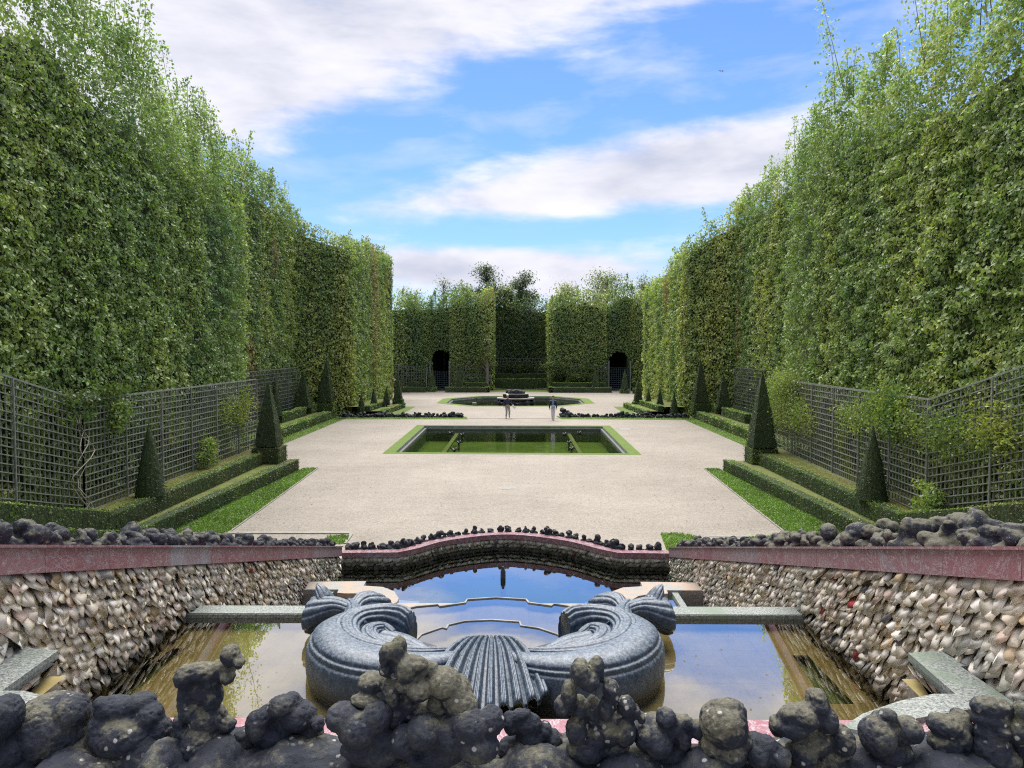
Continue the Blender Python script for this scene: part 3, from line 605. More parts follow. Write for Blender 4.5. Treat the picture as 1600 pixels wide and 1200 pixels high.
# far end steps
far = [('far left low hedge step below the trellis left of the left arch', -15.2, -10.3, 88.6, 0, .62), ('far left upper hedge step left of the left arch', -15.2, -11.2, 89.9, .5, 1.1),
       ('far low hedge step between the left arch and the recess', -8.1, -3.0, 88.6, 0, .62), ('far upper hedge step between the left arch and the recess', -6.9, -3.2, 89.9, .5, 1.1),
       ('front dark hedge step inside the far middle recess', -2.6, 4.0, 95.2, 0.2, 1.35), ('rear dark hedge step inside the far middle recess', -2.9, 4.3, 96.4, 1.0, 1.95),
       ('far low hedge step between the recess and the right arch', 3.9, 11.1, 88.2, 0, .62), ('far upper hedge step between the recess and the right arch', 4.4, 10.6, 89.6, .5, 1.1),
       ('far right low hedge step beyond the right arch', 13.3, 17, 86.4, 0, .62), ('far right upper hedge step beyond the right arch', 13.9, 17, 87.6, .5, 1.15)]
for lb, x0, x1, y, z0, z1 in far: box_hedge(lb, (x0, y), (x1, y), .7, z0, z1, 'low hedges at the far end', 60, .15, bright=.85)
box_hedge('short hedge return at the left edge of the far recess', (-3.0, 88.6), (-3.0, 95), .5, 0, .62, 'low hedges at the far end', 60, .15, bright=.95)
box_hedge('short hedge return at the right edge of the far recess', (3.9, 95), (3.9, 88.2), .5, 0, .62, 'low hedges at the far end', 60, .15, bright=.95)

# ------------------------------------------------------------------ topiary
def topiary(label, x, y, z0, h, w, kind, group, lf=.05, dens=420, block=None, bright=1., rot=0):
    """kind 'pyramid' or 'cone'; block=(size, z_bottom) adds the clipped square plinth"""
    w = w * (.78 if kind == 'pyramid' else 1); block = (block[0] * .82, block[1]) if block else None
    name = 'clipped_pyramid' if kind == 'pyramid' else 'clipped_cone'
    t = thing(name, label, 'topiary', group, (x, y, z0)); A = w * h * (2 if kind == 'pyramid' else 1.6); n = int(A * dens); u = 1 - np.sqrt(rng.random(n)); u = np.clip(u, 0, .995)
    bulge = (1 - u) + .07 * np.sin(u * np.pi); ns = fbm(np.stack([u * 5 + x, u * 3, u * 0 + y], 1), 2) * .06
    if kind == 'pyramid':
        k = rng.integers(0, 4, n); v = rng.uniform(-1, 1, n); a = k * np.pi / 2 + rot
        r = w / 2 * bulge; lx = r + rng.uniform(-.03, .025, n); ly = v * r
        X = np.cos(a) * lx - np.sin(a) * ly; Y = np.sin(a) * lx + np.cos(a) * ly; Nn = np.stack([np.cos(a), np.sin(a), a * 0 + .2], 1)
    else:
        a = rng.uniform(0, 2 * np.pi, n); r = w / 2 * (bulge - np.clip(.05 - u, 0, 1) * 3) + rng.uniform(-.03, .03, n) + (ns - .03); X = r * np.cos(a); Y = r * np.sin(a); Nn = np.stack([np.cos(a), np.sin(a), a * 0 + .25], 1)
    P = np.stack([x + X, y + Y, z0 + u * h], 1); pal = BOXPAL * .42
    leaf_mesh('foliage', P, Nn, lf, leaf_cols(P, -.06, bright, 1.2, pal), t, jitter=.55, droop=.3)
    ns_ = 4 if kind == 'pyramid' else 16; V = []; F = []; m = 10
    for i in range(m + 1):
        uu = i / m; rr = w / 2 * ((1 - uu) + .07 * math.sin(uu * math.pi)) * .93 * (math.sqrt(2) if ns_ == 4 else 1) + .004
        for k in range(ns_): a = (k + .5) * 2 * math.pi / ns_ + rot; V.append((x + rr * math.cos(a), y + rr * math.sin(a), z0 + uu * h * .985))
    for i in range(m):
        for k in range(ns_): F.append((i * ns_ + k, i * ns_ + (k + 1) % ns_, (i + 1) * ns_ + (k + 1) % ns_, (i + 1) * ns_ + k))
    F += [tuple(range(ns_))[::-1], tuple(range(m * ns_, m * ns_ + ns_))]
    from_np('inner_growth', V, F, M_yew, t)
    bm = bmesh.new(); bmesh.ops.create_cone(bm, cap_ends=True, segments=8, radius1=.07, radius2=.06, depth=.3, matrix=Matrix.Translation((x, y, z0 - .12))); from_bm('trunk', bm, M_bark, t)
    if block:
        sz, zb = block; lo = np.array([x - sz / 2, y - sz / 2, zb]); hi = np.array([x + sz / 2, y + sz / 2, z0 - .03]); n = int(4 * sz * (hi[2] - lo[2]) * dens + sz * sz * dens); U, Nn = box_pts(lo, hi, n)
        U = U + Nn * rng.uniform(-.03, .03, n)[:, None]; leaf_mesh('plinth_foliage', U, Nn, lf, leaf_cols(U, 0, bright * 1.1, .9, BOXPAL), t, jitter=.6)
        bm = bmesh.new(); bbox(bm, lo + .03, hi - .03); from_bm('plinth_growth', bm, M_yew, t)
    return t
GT = 'clipped yew pyramids and cones along the hedges'
topiary('largest dark pyramid on a square hedge plinth, near left end of the box hedges', -10.0, 31.6, 1.15, 2.75, 1.25, 'pyramid', GT, block=(1.4, .4), rot=0, lf=.05)
topiary('largest dark pyramid on a square hedge plinth, near right end of the box hedges', 10.35, 31.6, 1.12, 3.2, 1.3, 'pyramid', GT, block=(1.35, .4), lf=.05)
topiary('dark rounded cone in front of the nearest left trellis', -10.35, 22.0, .93, 2.12, .86, 'cone', GT, lf=.045, dens=600)
topiary('dark rounded cone in front of the nearest right trellis', 10.3, 21.6, .93, 2.12, .90, 'cone', GT, lf=.045, dens=600)
topiary('narrow cone just behind the largest left pyramid', -14.6, 47.0, 1.0, 2.5, .8, 'cone', GT, lf=.09, dens=200)
topiary('middle pyramid of the second room on the left', -14.7, 53.5, 1.0, 2.6, 1.4, 'pyramid', GT, lf=.09, dens=200)
topiary('tall slim plinth pyramid at the far end of the second left room', -13.75, 56.2, 1.22, 3.15, 1.33, 'pyramid', GT, lf=.09, dens=200, block=(1.5, .5))
topiary('middle pyramid of the second room on the right', 14.6, 53.5, 1.0, 2.4, 1.25, 'pyramid', GT, lf=.09, dens=200)
topiary('tall slim plinth pyramid at the far end of the second right room', 13.65, 56.2, 1.22, 3.25, 1.3, 'pyramid', GT, lf=.09, dens=200, block=(1.45, .5))
for (px, pt, pb, kd, blk, d, lb) in ((565, 613, 647, 'cone', 0, 58, 'first small cone of the far room on the left, above the rock row'), (584.5, 606, 641, 'cone', 0, 60.5, 'second small cone of the far room on the left'), (604, 603, 633, 'pyramid', 0, 62.5, 'third small topiary of the far room on the left, a pyramid'), (622, 587, 623, 'pyramid', 1, 65.5, 'pyramid on a plinth closing the far room hedges on the left'),
                                (1053, 612, 647, 'cone', 0, 58, 'first small cone of the far room on the right, half lost in the hedge'), (1031, 606, 645, 'pyramid', 0, 60, 'second small topiary of the far room on the right, a pyramid'), (1013, 606, 637, 'pyramid', 0, 62.5, 'third small topiary of the far room on the right'), (997, 590, 627, 'pyramid', 1, 65.5, 'pyramid on a plinth closing the far room hedges on the right'),
                                (675.5, 574, 604, 'pyramid', 1, 89.6, 'far pyramid at the left side of the left arch'), (718, 572, 603, 'pyramid', 1, 89.6, 'far pyramid at the right side of the left arch'), (736, 590, 602, 'cone', 0, 90.5, 'small faint far cone left of the recess'), (885, 590, 603, 'cone', 0, 90.2, 'small faint far cone right of the recess'), (930, 574, 606, 'pyramid', 1, 89.2, 'far pyramid at the left side of the right arch'), (976, 576, 608, 'pyramid', 1, 87.2, 'far pyramid at the right side of the right arch')):
    a, b = at_d(px, pb, d), at_d(px, pt, d); h = b.z - a.z; topiary(lb, a.x, d, a.z, h, h * (.46 if kd == 'pyramid' else .42), kd, GT, lf=.10 if d < 70 else .14, dens=160 if d < 70 else 90, block=(h * .55, max(0, a.z - .6)) if blk else None, bright=1 if d < 70 else 1.3)

# ------------------------------------------------------------------ trellises
def trellis(label, runs, h, step, sl, m_=None, group='wooden trellises at the foot of the hedges', post=2.2):
    r = thing('trellis', label, 'trellis', group, (*runs[0][0][:2], 0)); bm = bmesh.new(); rail = bmesh.new()
    for (a, b, zf) in runs:
        a = Vector(a); b = Vector(b); L = (b - a).length; n = int(L / step); k = max(1, int(h / step)); nrm = Vector(((b - a).y, -(b - a).x)).normalized() * (sl * .55)
        for i in range(n + 1):
            p = a + (b - a) * (i / n); z = zf(p.y); jit = random.uniform(-.012, .012); bar(bm, (p.x + nrm.x, p.y + nrm.y, z), (p.x + nrm.x, p.y + nrm.y + jit, z + h), sl, sl * .8, (0, 1, 0))
        for j in range(k + 1):
            z = h * j / k; segs = max(1, int(L / 6))
            for q in range(segs):
                p0 = a + (b - a) * (q / segs); p1 = a + (b - a) * ((q + 1) / segs); bar(bm, (p0.x - nrm.x, p0.y - nrm.y, zf(p0.y) + z), (p1.x - nrm.x, p1.y - nrm.y, zf(p1.y) + z + random.uniform(-.01, .01)), sl * .9)
        bar(rail, (a.x, a.y, zf(a.y) + h + sl * .6), (b.x, b.y, zf(b.y) + h + sl * .6), sl * 1.5, sl * 1.1)
        m = max(1, int(L / post))
        for i in range(m + 1):
            p = a + (b - a) * (i / m); pb = bmesh.new(); bar(pb, (p.x - nrm.x * 3, p.y - nrm.y * 3, zf(p.y)), (p.x - nrm.x * 3, p.y - nrm.y * 3, zf(p.y) + h), sl * 1.15, None, (0, 1, 0)); from_bm('post', pb, m_ or M_slat, r)
    from_bm('lattice', bm, m_ or M_slat, r); from_bm('top_rail', rail, m_ or M_slat, r); return r
zb = lambda y: .9 + slope_z(y)
trellis('long grey wooden trellis below the near left hedge, bent where the ground slopes', [((-11.0, 33), (-11.0, 19.7), zb), ((-11.0, 19.7), (-11.0, 9), zb)], 2.92, .19, .028)
trellis('long grey wooden trellis at the foot of the near right hedge, partly hidden by bushes', [((10.72, 9), (10.75, 19.5), zb), ((10.75, 19.5), (11.5, 33), zb)], 2.92, .19, .028)
f9 = lambda y: .88
trellis('overgrown trellis of the second room on the left', [((-15.25, 54), (-15.25, 40), f9)], 2.9, .24, .03, M_slatd)
trellis('thin overgrown trellis of the second room on the right', [((15.7, 48), (15.6, 54), f9)], 2.9, .24, .03, M_slatd)
f0 = lambda y: 0.1
for lb, a, b, h, f_ in (('far trellis left of the left arch', (-15.6, 86.5), (-10.6, 91.6), 2.9, f0), ('far trellis between the left arch and the recess', (-7.7, 91.9), (-3.0, 91.9), 3.0, f0), ('dark far trellis inside the middle recess', (-2.6, 97.6), (4.0, 97.6), 3.4, lambda y: .4), ('far trellis between the recess and the right arch', (4.4, 91.9), (11.0, 91.9), 2.9, f0)):
    trellis(lb, [(a, b, f_)], h, .36, .042, M_slatd, 'trellises at the far end', 3)
for lb, x0, x1, h in (('dark lattice gate closing the left arch', -10.15, -8.05, 2.4), ('dark lattice gate closing the right arch', 11.35, 13.75, 2.8)):
    r = thing('lattice_gate', lb, 'gate', 'gates in the arches', ((x0 + x1) / 2, 92.5, 0)); bm = bmesh.new()
    n = int((x1 - x0) / .25)
    for i in range(n + 1): x = x0 + (x1 - x0) * i / n; bar(bm, (x, 92.5, 0), (x, 92.5, h), .035, None, (0, 1, 0))
    for j in range(int(h / .25) + 1): bar(bm, (x0, 92.46, j * .25), (x1, 92.46, j * .25), .035)
    from_bm('lattice', bm, simple('gate_slat', (.03, .05, .06), (.06, .085, .095), 9), r)
    for x in (x0 - .1, x1 + .1): bm = bmesh.new(); bar(bm, (x, 92.4, 0), (x, 92.4, 3.6), .11, None, (0, 1, 0)); from_bm('post', bm, M_slat, r)

# ------------------------------------------------------------------ climbing bushes on the trellises
def bush(label, c, r, n, lf, hue, bright, name='climbing_shrub', group='shrubs growing through the trellises', tall=1.0, pal=PAL):
    t = thing(name, label, 'shrub', group, (c[0], c[1], c[2] - r[2])); V = []; P = []; n = int(n * 2.2); lf = lf * .85
    k = max(7, n // 90); root = np.array(c) + [math.copysign(r[0] + .5, c[0]) if abs(c[0]) > 9 else 0, 0 if abs(c[0]) > 9 else .6, -r[2] * .5]
    subs = [(np.array(c) + rng.uniform(-1, 1, 3) * np.array(r) * [.3, .75, .7], rng.uniform(.35, .7)) for _ in range(6)]
    for i in range(k):
        d = rng.normal(0, 1, 3); d /= np.linalg.norm(d); sc_, sr_ = subs[rng.integers(0, 6)]; p = sc_ + d * r * rng.uniform(.15, .95) * sr_; p[2] -= rng.random() ** 3 * r[2] * .7; V.append(tube_np([root, (root + p) / 2 + rng.normal(0, .05, 3) + [0, 0, .1], p], [.02, .014, .005], 5))
        P.append(p + rng.normal(0, 1, (n // k, 3)) * np.maximum(np.array(r) * .24, .09))
        for _ in range(1):
            e_ = p + d * r * rng.uniform(.2, .5) + [0, 0, .05]; V.append(tube_np([p, (p + e_) / 2, e_], [.008, .006, .003], 4)); P.append(p + (e_ - p) * rng.random((12, 1)) + rng.normal(0, .05, (12, 3)))
    v, f = join_np(V); from_np('stems', v, f, M_bark, t); P = np.concatenate(P); Nn = P - np.array(c); Nn /= np.linalg.norm(Nn, axis=1)[:, None] + 1e-6
    leaf_mesh('foliage', P, Nn, lf, leaf_cols(P, hue, bright * .8, 1, pal), t, jitter=.7)
def bush_px(label, px, py, rx, ry, x_plane, n, lf, hue=.1, bright=1.2, thick=.45, **k):
    r = ray(px, py); q = CAM + r * ((x_plane - CAM.x) / r.x); d = q.y; s = d / FPX; stretch = rx * s / abs(r.x) * 1.0
    bush(label, (q.x, q.y, q.z), (thick, min(rx * d * d / (FPX * abs(x_plane - CAM.x)), 3.2), ry * s), n, lf, hue, bright, **k)
bush_px('rounded feathery bright green bush at the start of the right trellis', 1232, 622, 30, 42, 11.0, 3200, .09, .10, 1.25, .8, tall=1)
bush_px('pale yellow-green climber hanging on the right trellis', 1312, 643, 34, 24, 11.0, 800, .09, .14, 1.4)
bush_px('broad leafy climber covering the middle of the right trellis', 1435, 648, 72, 46, 10.75, 2600, .10, .03, 1.3)
bush_px('small climber with light leaves low on the right trellis', 1452, 775, 22, 28, 10.5, 500, .11, .1, 1.5, .25)
bush_px('loose yellow-green branch reaching in at the right frame edge', 1570, 665, 60, 50, 10.7, 900, .10, .16, 1.3, .3)
bush_px('leafy shoots over the bend of the left trellis', 140, 625, 62, 22, -11.0, 700, .12, -.08, .95, .3)
bush_px('tuft of fresh leaves on top of the left trellis', 195, 640, 18, 18, -10.8, 450, .12, -.05, 1.35, .25)
bush_px('small bright shrub low on the left trellis', 318, 705, 16, 22, -10.8, 700, .09, .05, 1.3, .3)
bush_px('yellow-green climber at the far end of the left trellis', 372, 630, 24, 40, -11.0, 1300, .10, .10, 1.15, .35)
bush_px('light green shrub on the second left trellis', 477, 625, 10, 18, -14.9, 500, .13, .05, 1.3, .4)
for lb, px, py, w_, h_, d, n, b_ in (('dark spreading shrub on the recess trellis', 806, 578, 30, 14, 97, 900, .55), ('green shrub at the left corner of the right far hedge block', 865, 580, 26, 13, 91.2, 800, .85), ('green shrub on the far trellis beside the right arch', 908, 582, 26, 11, 91.2, 800, .85), ('dense dark shrubs filling the far trellis right of the recess', 885, 597, 28, 9, 91.2, 600, .4)):
    p = at_d(px, py, d); s_ = d / FPX; bush(lb, tuple(p), (w_ * s_, .5, h_ * s_), n, .26, -.05, b_, group='shrubs at the far end')
# climbing woody stems on the near trellises
for lb, px, s in (('bare twisting vine stem climbing the left trellis by its bend', 125, -1),):
    r0 = ray(px, 700); q = CAM + r0 * ((s * 10.75 - CAM.x) / r0.x); t = thing('vine', lb, 'vine', None, (q.x, q.y, zb(q.y))); V = []
    for k in range(3):
        u = np.linspace(0, 1, 16); yy = q.y + .25 * k * np.sin(u * 9 + k) + .18 * np.sin(u * 17 + 2 * k); V.append(tube_np(np.stack([np.full(16, s * 10.7) + .06 * np.sin(u * 13 + k), yy, zb(q.y) + u * 2.5], 1), np.linspace(.016, .008, 16), 6))
    v, f = join_np(V); from_np('stem', v, f, simple('vine_bark', (.2, .19, .15), (.38, .36, .3), 14), t, smooth=True)
# ------------------------------------------------------------------ cascade: side walls
CH = []     # chip templates
for k in range(14):
    bm = bmesh.new()
    for i_ in range(13):
        yy = rng.uniform(-1, 1); w_ = 1.0 - .55 * max(0, -yy) ** 1.5 + rng.uniform(-.12, .12); bm.verts.new((rng.choice([-1, 1]) * w_ * rng.uniform(.5, 1) * .86, yy * .66, rng.choice([-.5, 1]) * rng.uniform(.45, 1) * .24 - yy * .52))
    h_ = bmesh.ops.convex_hull(bm, input=bm.verts); bmesh.ops.delete(bm, geom=list({g for g in h_['geom_interior'] + h_['geom_unused'] if isinstance(g, bmesh.types.BMVert)}), context='VERTS'); bmesh.ops.triangulate(bm, faces=bm.faces)
    bm.verts.index_update(); v = np.array([q.co[:] for q in bm.verts]); f = np.array([[q.index for q in p.verts] for p in bm.faces]); bm.free()
    CH.append((v, f))
def chips(name, O, Sx, Up, Nr, size, col, parent):
    """chips at points O with frames Sx, Up, Nr"""
    Vs, Fs, Cs = [], [], []; o = 0
    for i in range(len(O)):
        v, f = CH[rng.integers(0, 14)]; s = size[i]; a = rng.normal(0, .18); x = v[:, 0] * math.cos(a) - v[:, 1] * math.sin(a); y = v[:, 0] * math.sin(a) + v[:, 1] * math.cos(a)
        q = O[i] + (Sx[i] * (x * s * rng.uniform(.85, 1.1))[:, None] + Up[i] * (y * s * rng.uniform(.9, 1.2))[:, None] + Nr[i] * (v[:, 2] * s * rng.uniform(.7, 1.15))[:, None])
        Vs.append(q); Fs.append(f + o); Cs.append(np.repeat(col[i][None], len(v), 0)); o += len(v)
    return from_np(name, np.concatenate(Vs), np.concatenate(Fs), M_chip, parent, np.concatenate(Cs))
def chip_cols(n, dark=None):
    base = np.array([[.93, .88, .80], [.90, .83, .73], [.95, .92, .87], [.91, .81, .75], [.82, .74, .64], [.60, .58, .56], [.86, .68, .60], [.82, .66, .46], [.45, .07, .08], [.16, .16, .19]])
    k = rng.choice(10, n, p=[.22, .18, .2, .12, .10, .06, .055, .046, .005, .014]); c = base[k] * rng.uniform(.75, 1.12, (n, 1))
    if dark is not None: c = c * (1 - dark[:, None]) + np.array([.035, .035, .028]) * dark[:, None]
    return c
def wall_bottom(d): return 2.45 if d < 5.3 else (1.6 if d < 10.1 else -.55)
COL_TOP = lambda d: max(.12, (19.7 - d) * .262 + .02)
def panels(segs, h, w, nrm, parent, zoff=0):
    """marble panels: list of (p0,p1) 3-D top edges"""
    bm = bmesh.new(); cl = []
    for (a, b) in segs:
        a, b = Vector(a), Vector(b); t = (b - a).normalized(); n_ = Vector(nrm(a, b)).normalized(); a = a + t * .003; b = b - t * .003; tone = random.choice([(.27, .10, .13), (.25, .088, .12), (.29, .12, .15), (.27, .19, .235), (.27, .105, .14), (.28, .14, .17), (.26, .095, .125)])
        o = .0; q = [a, b, b + n_ * -w, a + n_ * -w]; vs = [bm.verts.new(p) for p in q] + [bm.verts.new(p - Vector((0, 0, h))) for p in q]
        for f in ((0, 1, 2, 3), (7, 6, 5, 4), (0, 4, 5, 1), (1, 5, 6, 2), (2, 6, 7, 3), (3, 7, 4, 0)): bm.faces.new([vs[i] for i in f])
        cl += [tone] * 8
        # thin projecting lip along the top
        l0, l1 = a + Vector((0, 0, .028)), b + Vector((0, 0, .028)); q = [l0 + n_ * .03, l1 + n_ * .03, l1 - n_ * w, l0 - n_ * w]; vs = [bm.verts.new(p) for p in q] + [bm.verts.new(p - Vector((0, 0, .026))) for p in q]
        for f in ((0, 1, 2, 3), (7, 6, 5, 4), (0, 4, 5, 1), (1, 5, 6, 2), (2, 6, 7, 3), (3, 7, 4, 0)): bm.faces.new([vs[i] for i in f])
        cl += [tone] * 8
    bmesh.ops.recalc_face_normals(bm, faces=bm.faces); me = bpy.data.meshes.new('marble_coping'); bm.to_mesh(me); bm.free(); a_ = me.color_attributes.new('tint', 'FLOAT_COLOR', 'POINT')
    c4 = np.ones((len(cl), 4), np.float32); c4[:, :3] = cl; a_.data.foreach_set('color', c4.ravel()); me.materials.append(M_marble)
    o = bpy.data.objects.new('marble_coping', me); link(o, parent)
    if parent: o.location = -Vector(parent.location)
    return o
for s in (-1, 1):
    side = SD[s]; XW = 4.05 * s; root = thing('rubble_wall', f'sloping wall of cream shell-like rubble under a red marble coping, on the {side}', 'wall', None, (XW, 10, 0))
    bm = bmesh.new(); 
    for (a, b) in ((3, 10.1), (10.1, 18.35)):
        vs = [bm.verts.new((XW + s * .02, a, wall_bottom(a + .5) - .2)), bm.verts.new((XW + s * .02, b, wall_bottom(b - .5) - .2)), bm.verts.new((XW + s * .02, b, COL_TOP(b) - .2)), bm.verts.new((XW + s * .02, a, COL_TOP(a) - .2))]
        v2 = [bm.verts.new(v.co + Vector((s * .4, 0, 0))) for v in vs]
        for f in ((0, 1, 2, 3),): bm.faces.new([vs[i] for i in f]); bm.faces.new([v2[i] for i in f[::-1]])
        for i in range(4): bm.faces.new((vs[i], v2[i], v2[(i + 1) % 4], vs[(i + 1) % 4]))
    bmesh.ops.recalc_face_normals(bm, faces=bm.faces); from_bm('mortar_bed', bm, M_mortar, root)
    O, SZ, DK = [], [], []; sl = Vector((0, 1, -.262)).normalized(); step = .135
    dd = 4.2
    while dd < 18.3:
        zt = COL_TOP(dd) - .25; row = 0; zbm = wall_bottom(dd) - .05; z = zt - .02
        while z > zbm:
            O.append((XW - s * (.035 + .03 * rng.random()), dd + (row % 2) * step * .5 + rng.normal(0, .018), z + rng.normal(0, .012))); SZ.append(rng.uniform(.088, .125) if rng.random() > .08 else rng.uniform(.125, .155)); 
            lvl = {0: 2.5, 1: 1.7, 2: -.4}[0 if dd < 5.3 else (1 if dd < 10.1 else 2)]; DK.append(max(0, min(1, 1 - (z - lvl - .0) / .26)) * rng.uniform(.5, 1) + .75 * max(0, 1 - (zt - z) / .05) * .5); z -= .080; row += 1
        dd += step
    n = len(O); Sx = np.tile(np.array(sl), (n, 1)) * -s; Up = np.tile([0, .25, .97], (n, 1)); Nr = np.tile([-s, 0, 0], (n, 1))
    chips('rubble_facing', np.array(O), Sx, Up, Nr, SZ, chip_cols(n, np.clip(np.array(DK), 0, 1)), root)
    segs = []; d = 3.0
    while d < 18.3: L = rng.uniform(1.0, 1.5); e_ = min(18.35, d + L); segs.append(((XW - s * .10, d, COL_TOP(d)), (XW - s * .10, e_, COL_TOP(e_)))); d = e_
    panels(segs, .225, .42, lambda a, b: (-s, 0, 0), root)
# curved end wall
root = thing('curved_wall', 'low curved wall of dark rubble under pink marble closing the lower pool', 'wall', None, (0, 19, 0))
ci = curve_in; seglen = np.linalg.norm(np.diff(ci, axis=0), axis=1)
segs = [((*ci[i], .13), (*ci[i + 1], .13)) for i in range(len(ci) - 1)]
bm = bmesh.new(); co_ = offset_curve(ci, .24); cl = []
cin = offset_curve(ci, -.06)
def strip(bm, A, B, z0, z1):
    """closed ring strip between polylines A (inner) and B (outer)"""
    va = [[bm.verts.new((*p, z)) for p in A] for z in (z0, z1)]; vb = [[bm.verts.new((*p, z)) for p in B] for z in (z0, z1)]
    for i in range(len(A) - 1):
        bm.faces.new((va[0][i], va[0][i + 1], va[1][i + 1], va[1][i])); bm.faces.new((vb[0][i + 1], vb[0][i], vb[1][i], vb[1][i + 1])); bm.faces.new((va[1][i], va[1][i + 1], vb[1][i + 1], vb[1][i])); bm.faces.new((va[0][i + 1], va[0][i], vb[0][i], vb[0][i + 1]))
    for k in (0, -1): bm.faces.new((va[0][k], va[1][k], vb[1][k], vb[0][k]))
    bmesh.ops.recalc_face_normals(bm, faces=bm.faces)
strip(bm, cin, co_, .0, .13); me_o = from_bm('marble_coping', bm, M_marble, root); a_ = me_o.data.color_attributes.new('tint', 'FLOAT_COLOR', 'POINT'); a_.data.foreach_set('color', np.tile([.17, .062, .085, 1], len(me_o.data.vertices)).astype(np.float32))
bm = bmesh.new(); strip(bm, offset_curve(ci, .03), offset_curve(ci, .22), -1.1, -.004); from_bm('mortar_bed', bm, M_mortar, root)
O, Sx, Nr, SZ, DK = [], [], [], [], []; cum = np.concatenate([[0], np.cumsum(seglen)]); q = 0.0; row = 0
tg = np.gradient(ci, axis=0); tg /= np.linalg.norm(tg, axis=1)[:, None]
while q < cum[-1]:
    X, Y = np.interp(q, cum, ci[:, 0]), np.interp(q, cum, ci[:, 1]); t = np.array([np.interp(q, cum, tg[:, 0]), np.interp(q, cum, tg[:, 1])]); nn = np.array([t[1], -t[0]]); z = -.05; row = 0
    while z > -.5:
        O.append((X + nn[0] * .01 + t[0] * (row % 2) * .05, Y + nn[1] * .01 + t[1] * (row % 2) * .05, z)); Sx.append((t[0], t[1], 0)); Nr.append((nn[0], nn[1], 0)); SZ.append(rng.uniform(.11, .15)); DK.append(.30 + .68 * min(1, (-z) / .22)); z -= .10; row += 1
    q += .12
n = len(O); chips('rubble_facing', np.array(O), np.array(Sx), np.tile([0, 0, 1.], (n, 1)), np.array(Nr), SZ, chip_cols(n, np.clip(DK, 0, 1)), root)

# ------------------------------------------------------------------ cascade: floors and water
def flat(name, poly, z, m): return tag(poly_mesh(name, [poly], z, m), kind='structure')
FLOORZ = 1.56
slotL = [(-3.55, 7.6), (-3.15, 7.6), (-3.15, 9.25), (-3.55, 9.25)]
def pxw(pts, z): return [tuple(at_z(*p, z)[:2]) for p in pts]
slotL = pxw([(270, 1013), (289, 1013), (206, 1086), (158, 1086)], FLOORZ); slotR = pxw([(1238, 1024), (1262, 1024), (1335, 1100), (1290, 1100)], FLOORZ)
up = [(-4.04, 5.3), (4.04, 5.3), (4.04, 10.0), (2.4, 10.0)] + pxw([(965, 1000), (940, 975), (860, 951), (820, 942), (727, 942), (690, 948), (625, 961), (590, 979), (575, 1000)], FLOORZ) + [(-2.4, 10.0), (-4.04, 10.0)]
tag(poly_mesh('basin_floor', [up, slotL, slotR], FLOORZ, M_floor), kind='structure')
for sl_ in (slotL, slotR):
    V = [(*p, FLOORZ - .12) for p in sl_] + [(*p, FLOORZ) for p in sl_]; tag(from_np('floor_channel', V, [(0, 1, 2, 3)] + [(i, (i + 1) % 4, 4 + (i + 1) % 4, 4 + i) for i in range(4)], M_silt), kind='structure')
flat('pool_bed', [(-4.2, 9.9), (4.2, 9.9), (4.2, 22), (-4.2, 22)], -1.0, M_silt)
# shells of the scalloped overflow lips (picture outline laid on the water level)
lip1 = pxw([(646, 1004), (658, 992), (690, 981), (697, 983), (700, 977), (726, 971), (768, 969), (812, 972), (814, 978), (842, 982), (872, 992), (888, 1003)], 1.70)
lip2 = pxw([(592, 977), (600, 970), (621, 962), (621, 957), (650, 950), (684, 947), (687, 950), (727, 944), (730, 939), (775, 936), (822, 939), (826, 944), (862, 949), (866, 946), (900, 951), (922, 961), (926, 967), (950, 977)], 1.64)
W1 = [(-4.04, 5.3), (4.04, 5.3), (4.04, 9.99), (2.35, 9.99)] + lip1[::-1] + [(-2.35, 9.99), (-4.04, 9.99)]
c1 = [(1.9, 8.8)] + lip1[::-1] + [(-1.9, 8.8)]
flat('water', [(-4.04, 5.3), (4.04, 5.3), (4.04, 9.99), (2.3, 9.99), (1.75, 9.0)] + lip1[::-1] + [(-1.8, 9.0), (-2.35, 9.99), (-4.04, 9.99)], 1.70, M_wshallow)
flat('water', [(1.72, 8.95)] + [(2.28, 9.95)] + lip2[::-1] + [(-2.3, 9.95), (-1.78, 8.95)] + lip1, 1.655, M_wshallow)
flat('water', [(-4.04, 10.2), (4.04, 10.2), (4.04, 18.85)] + [tuple(p) for p in ci[::-1][1:-1]] + [(-4.04, 18.85)], -.32, M_wdeep)
def lip(label, pts, z, h=.012, w=.03):
    t = thing('overflow_lip', label, 'stone edging', 'thin scalloped stone lips crossing the basin', (*pts[0], z)); bm = bmesh.new(); c = np.array(pts); strip(bm, offset_curve(c, -w / 2), offset_curve(c, w / 2), z - .5, z + h); from_bm('edging', bm, M_poolwall, t)
lip('inner thin scalloped stone lip behind the fluted shell', lip1, 1.70); lip('outer thin scalloped stone lip nearer the lower pool', lip2, 1.655, .015)
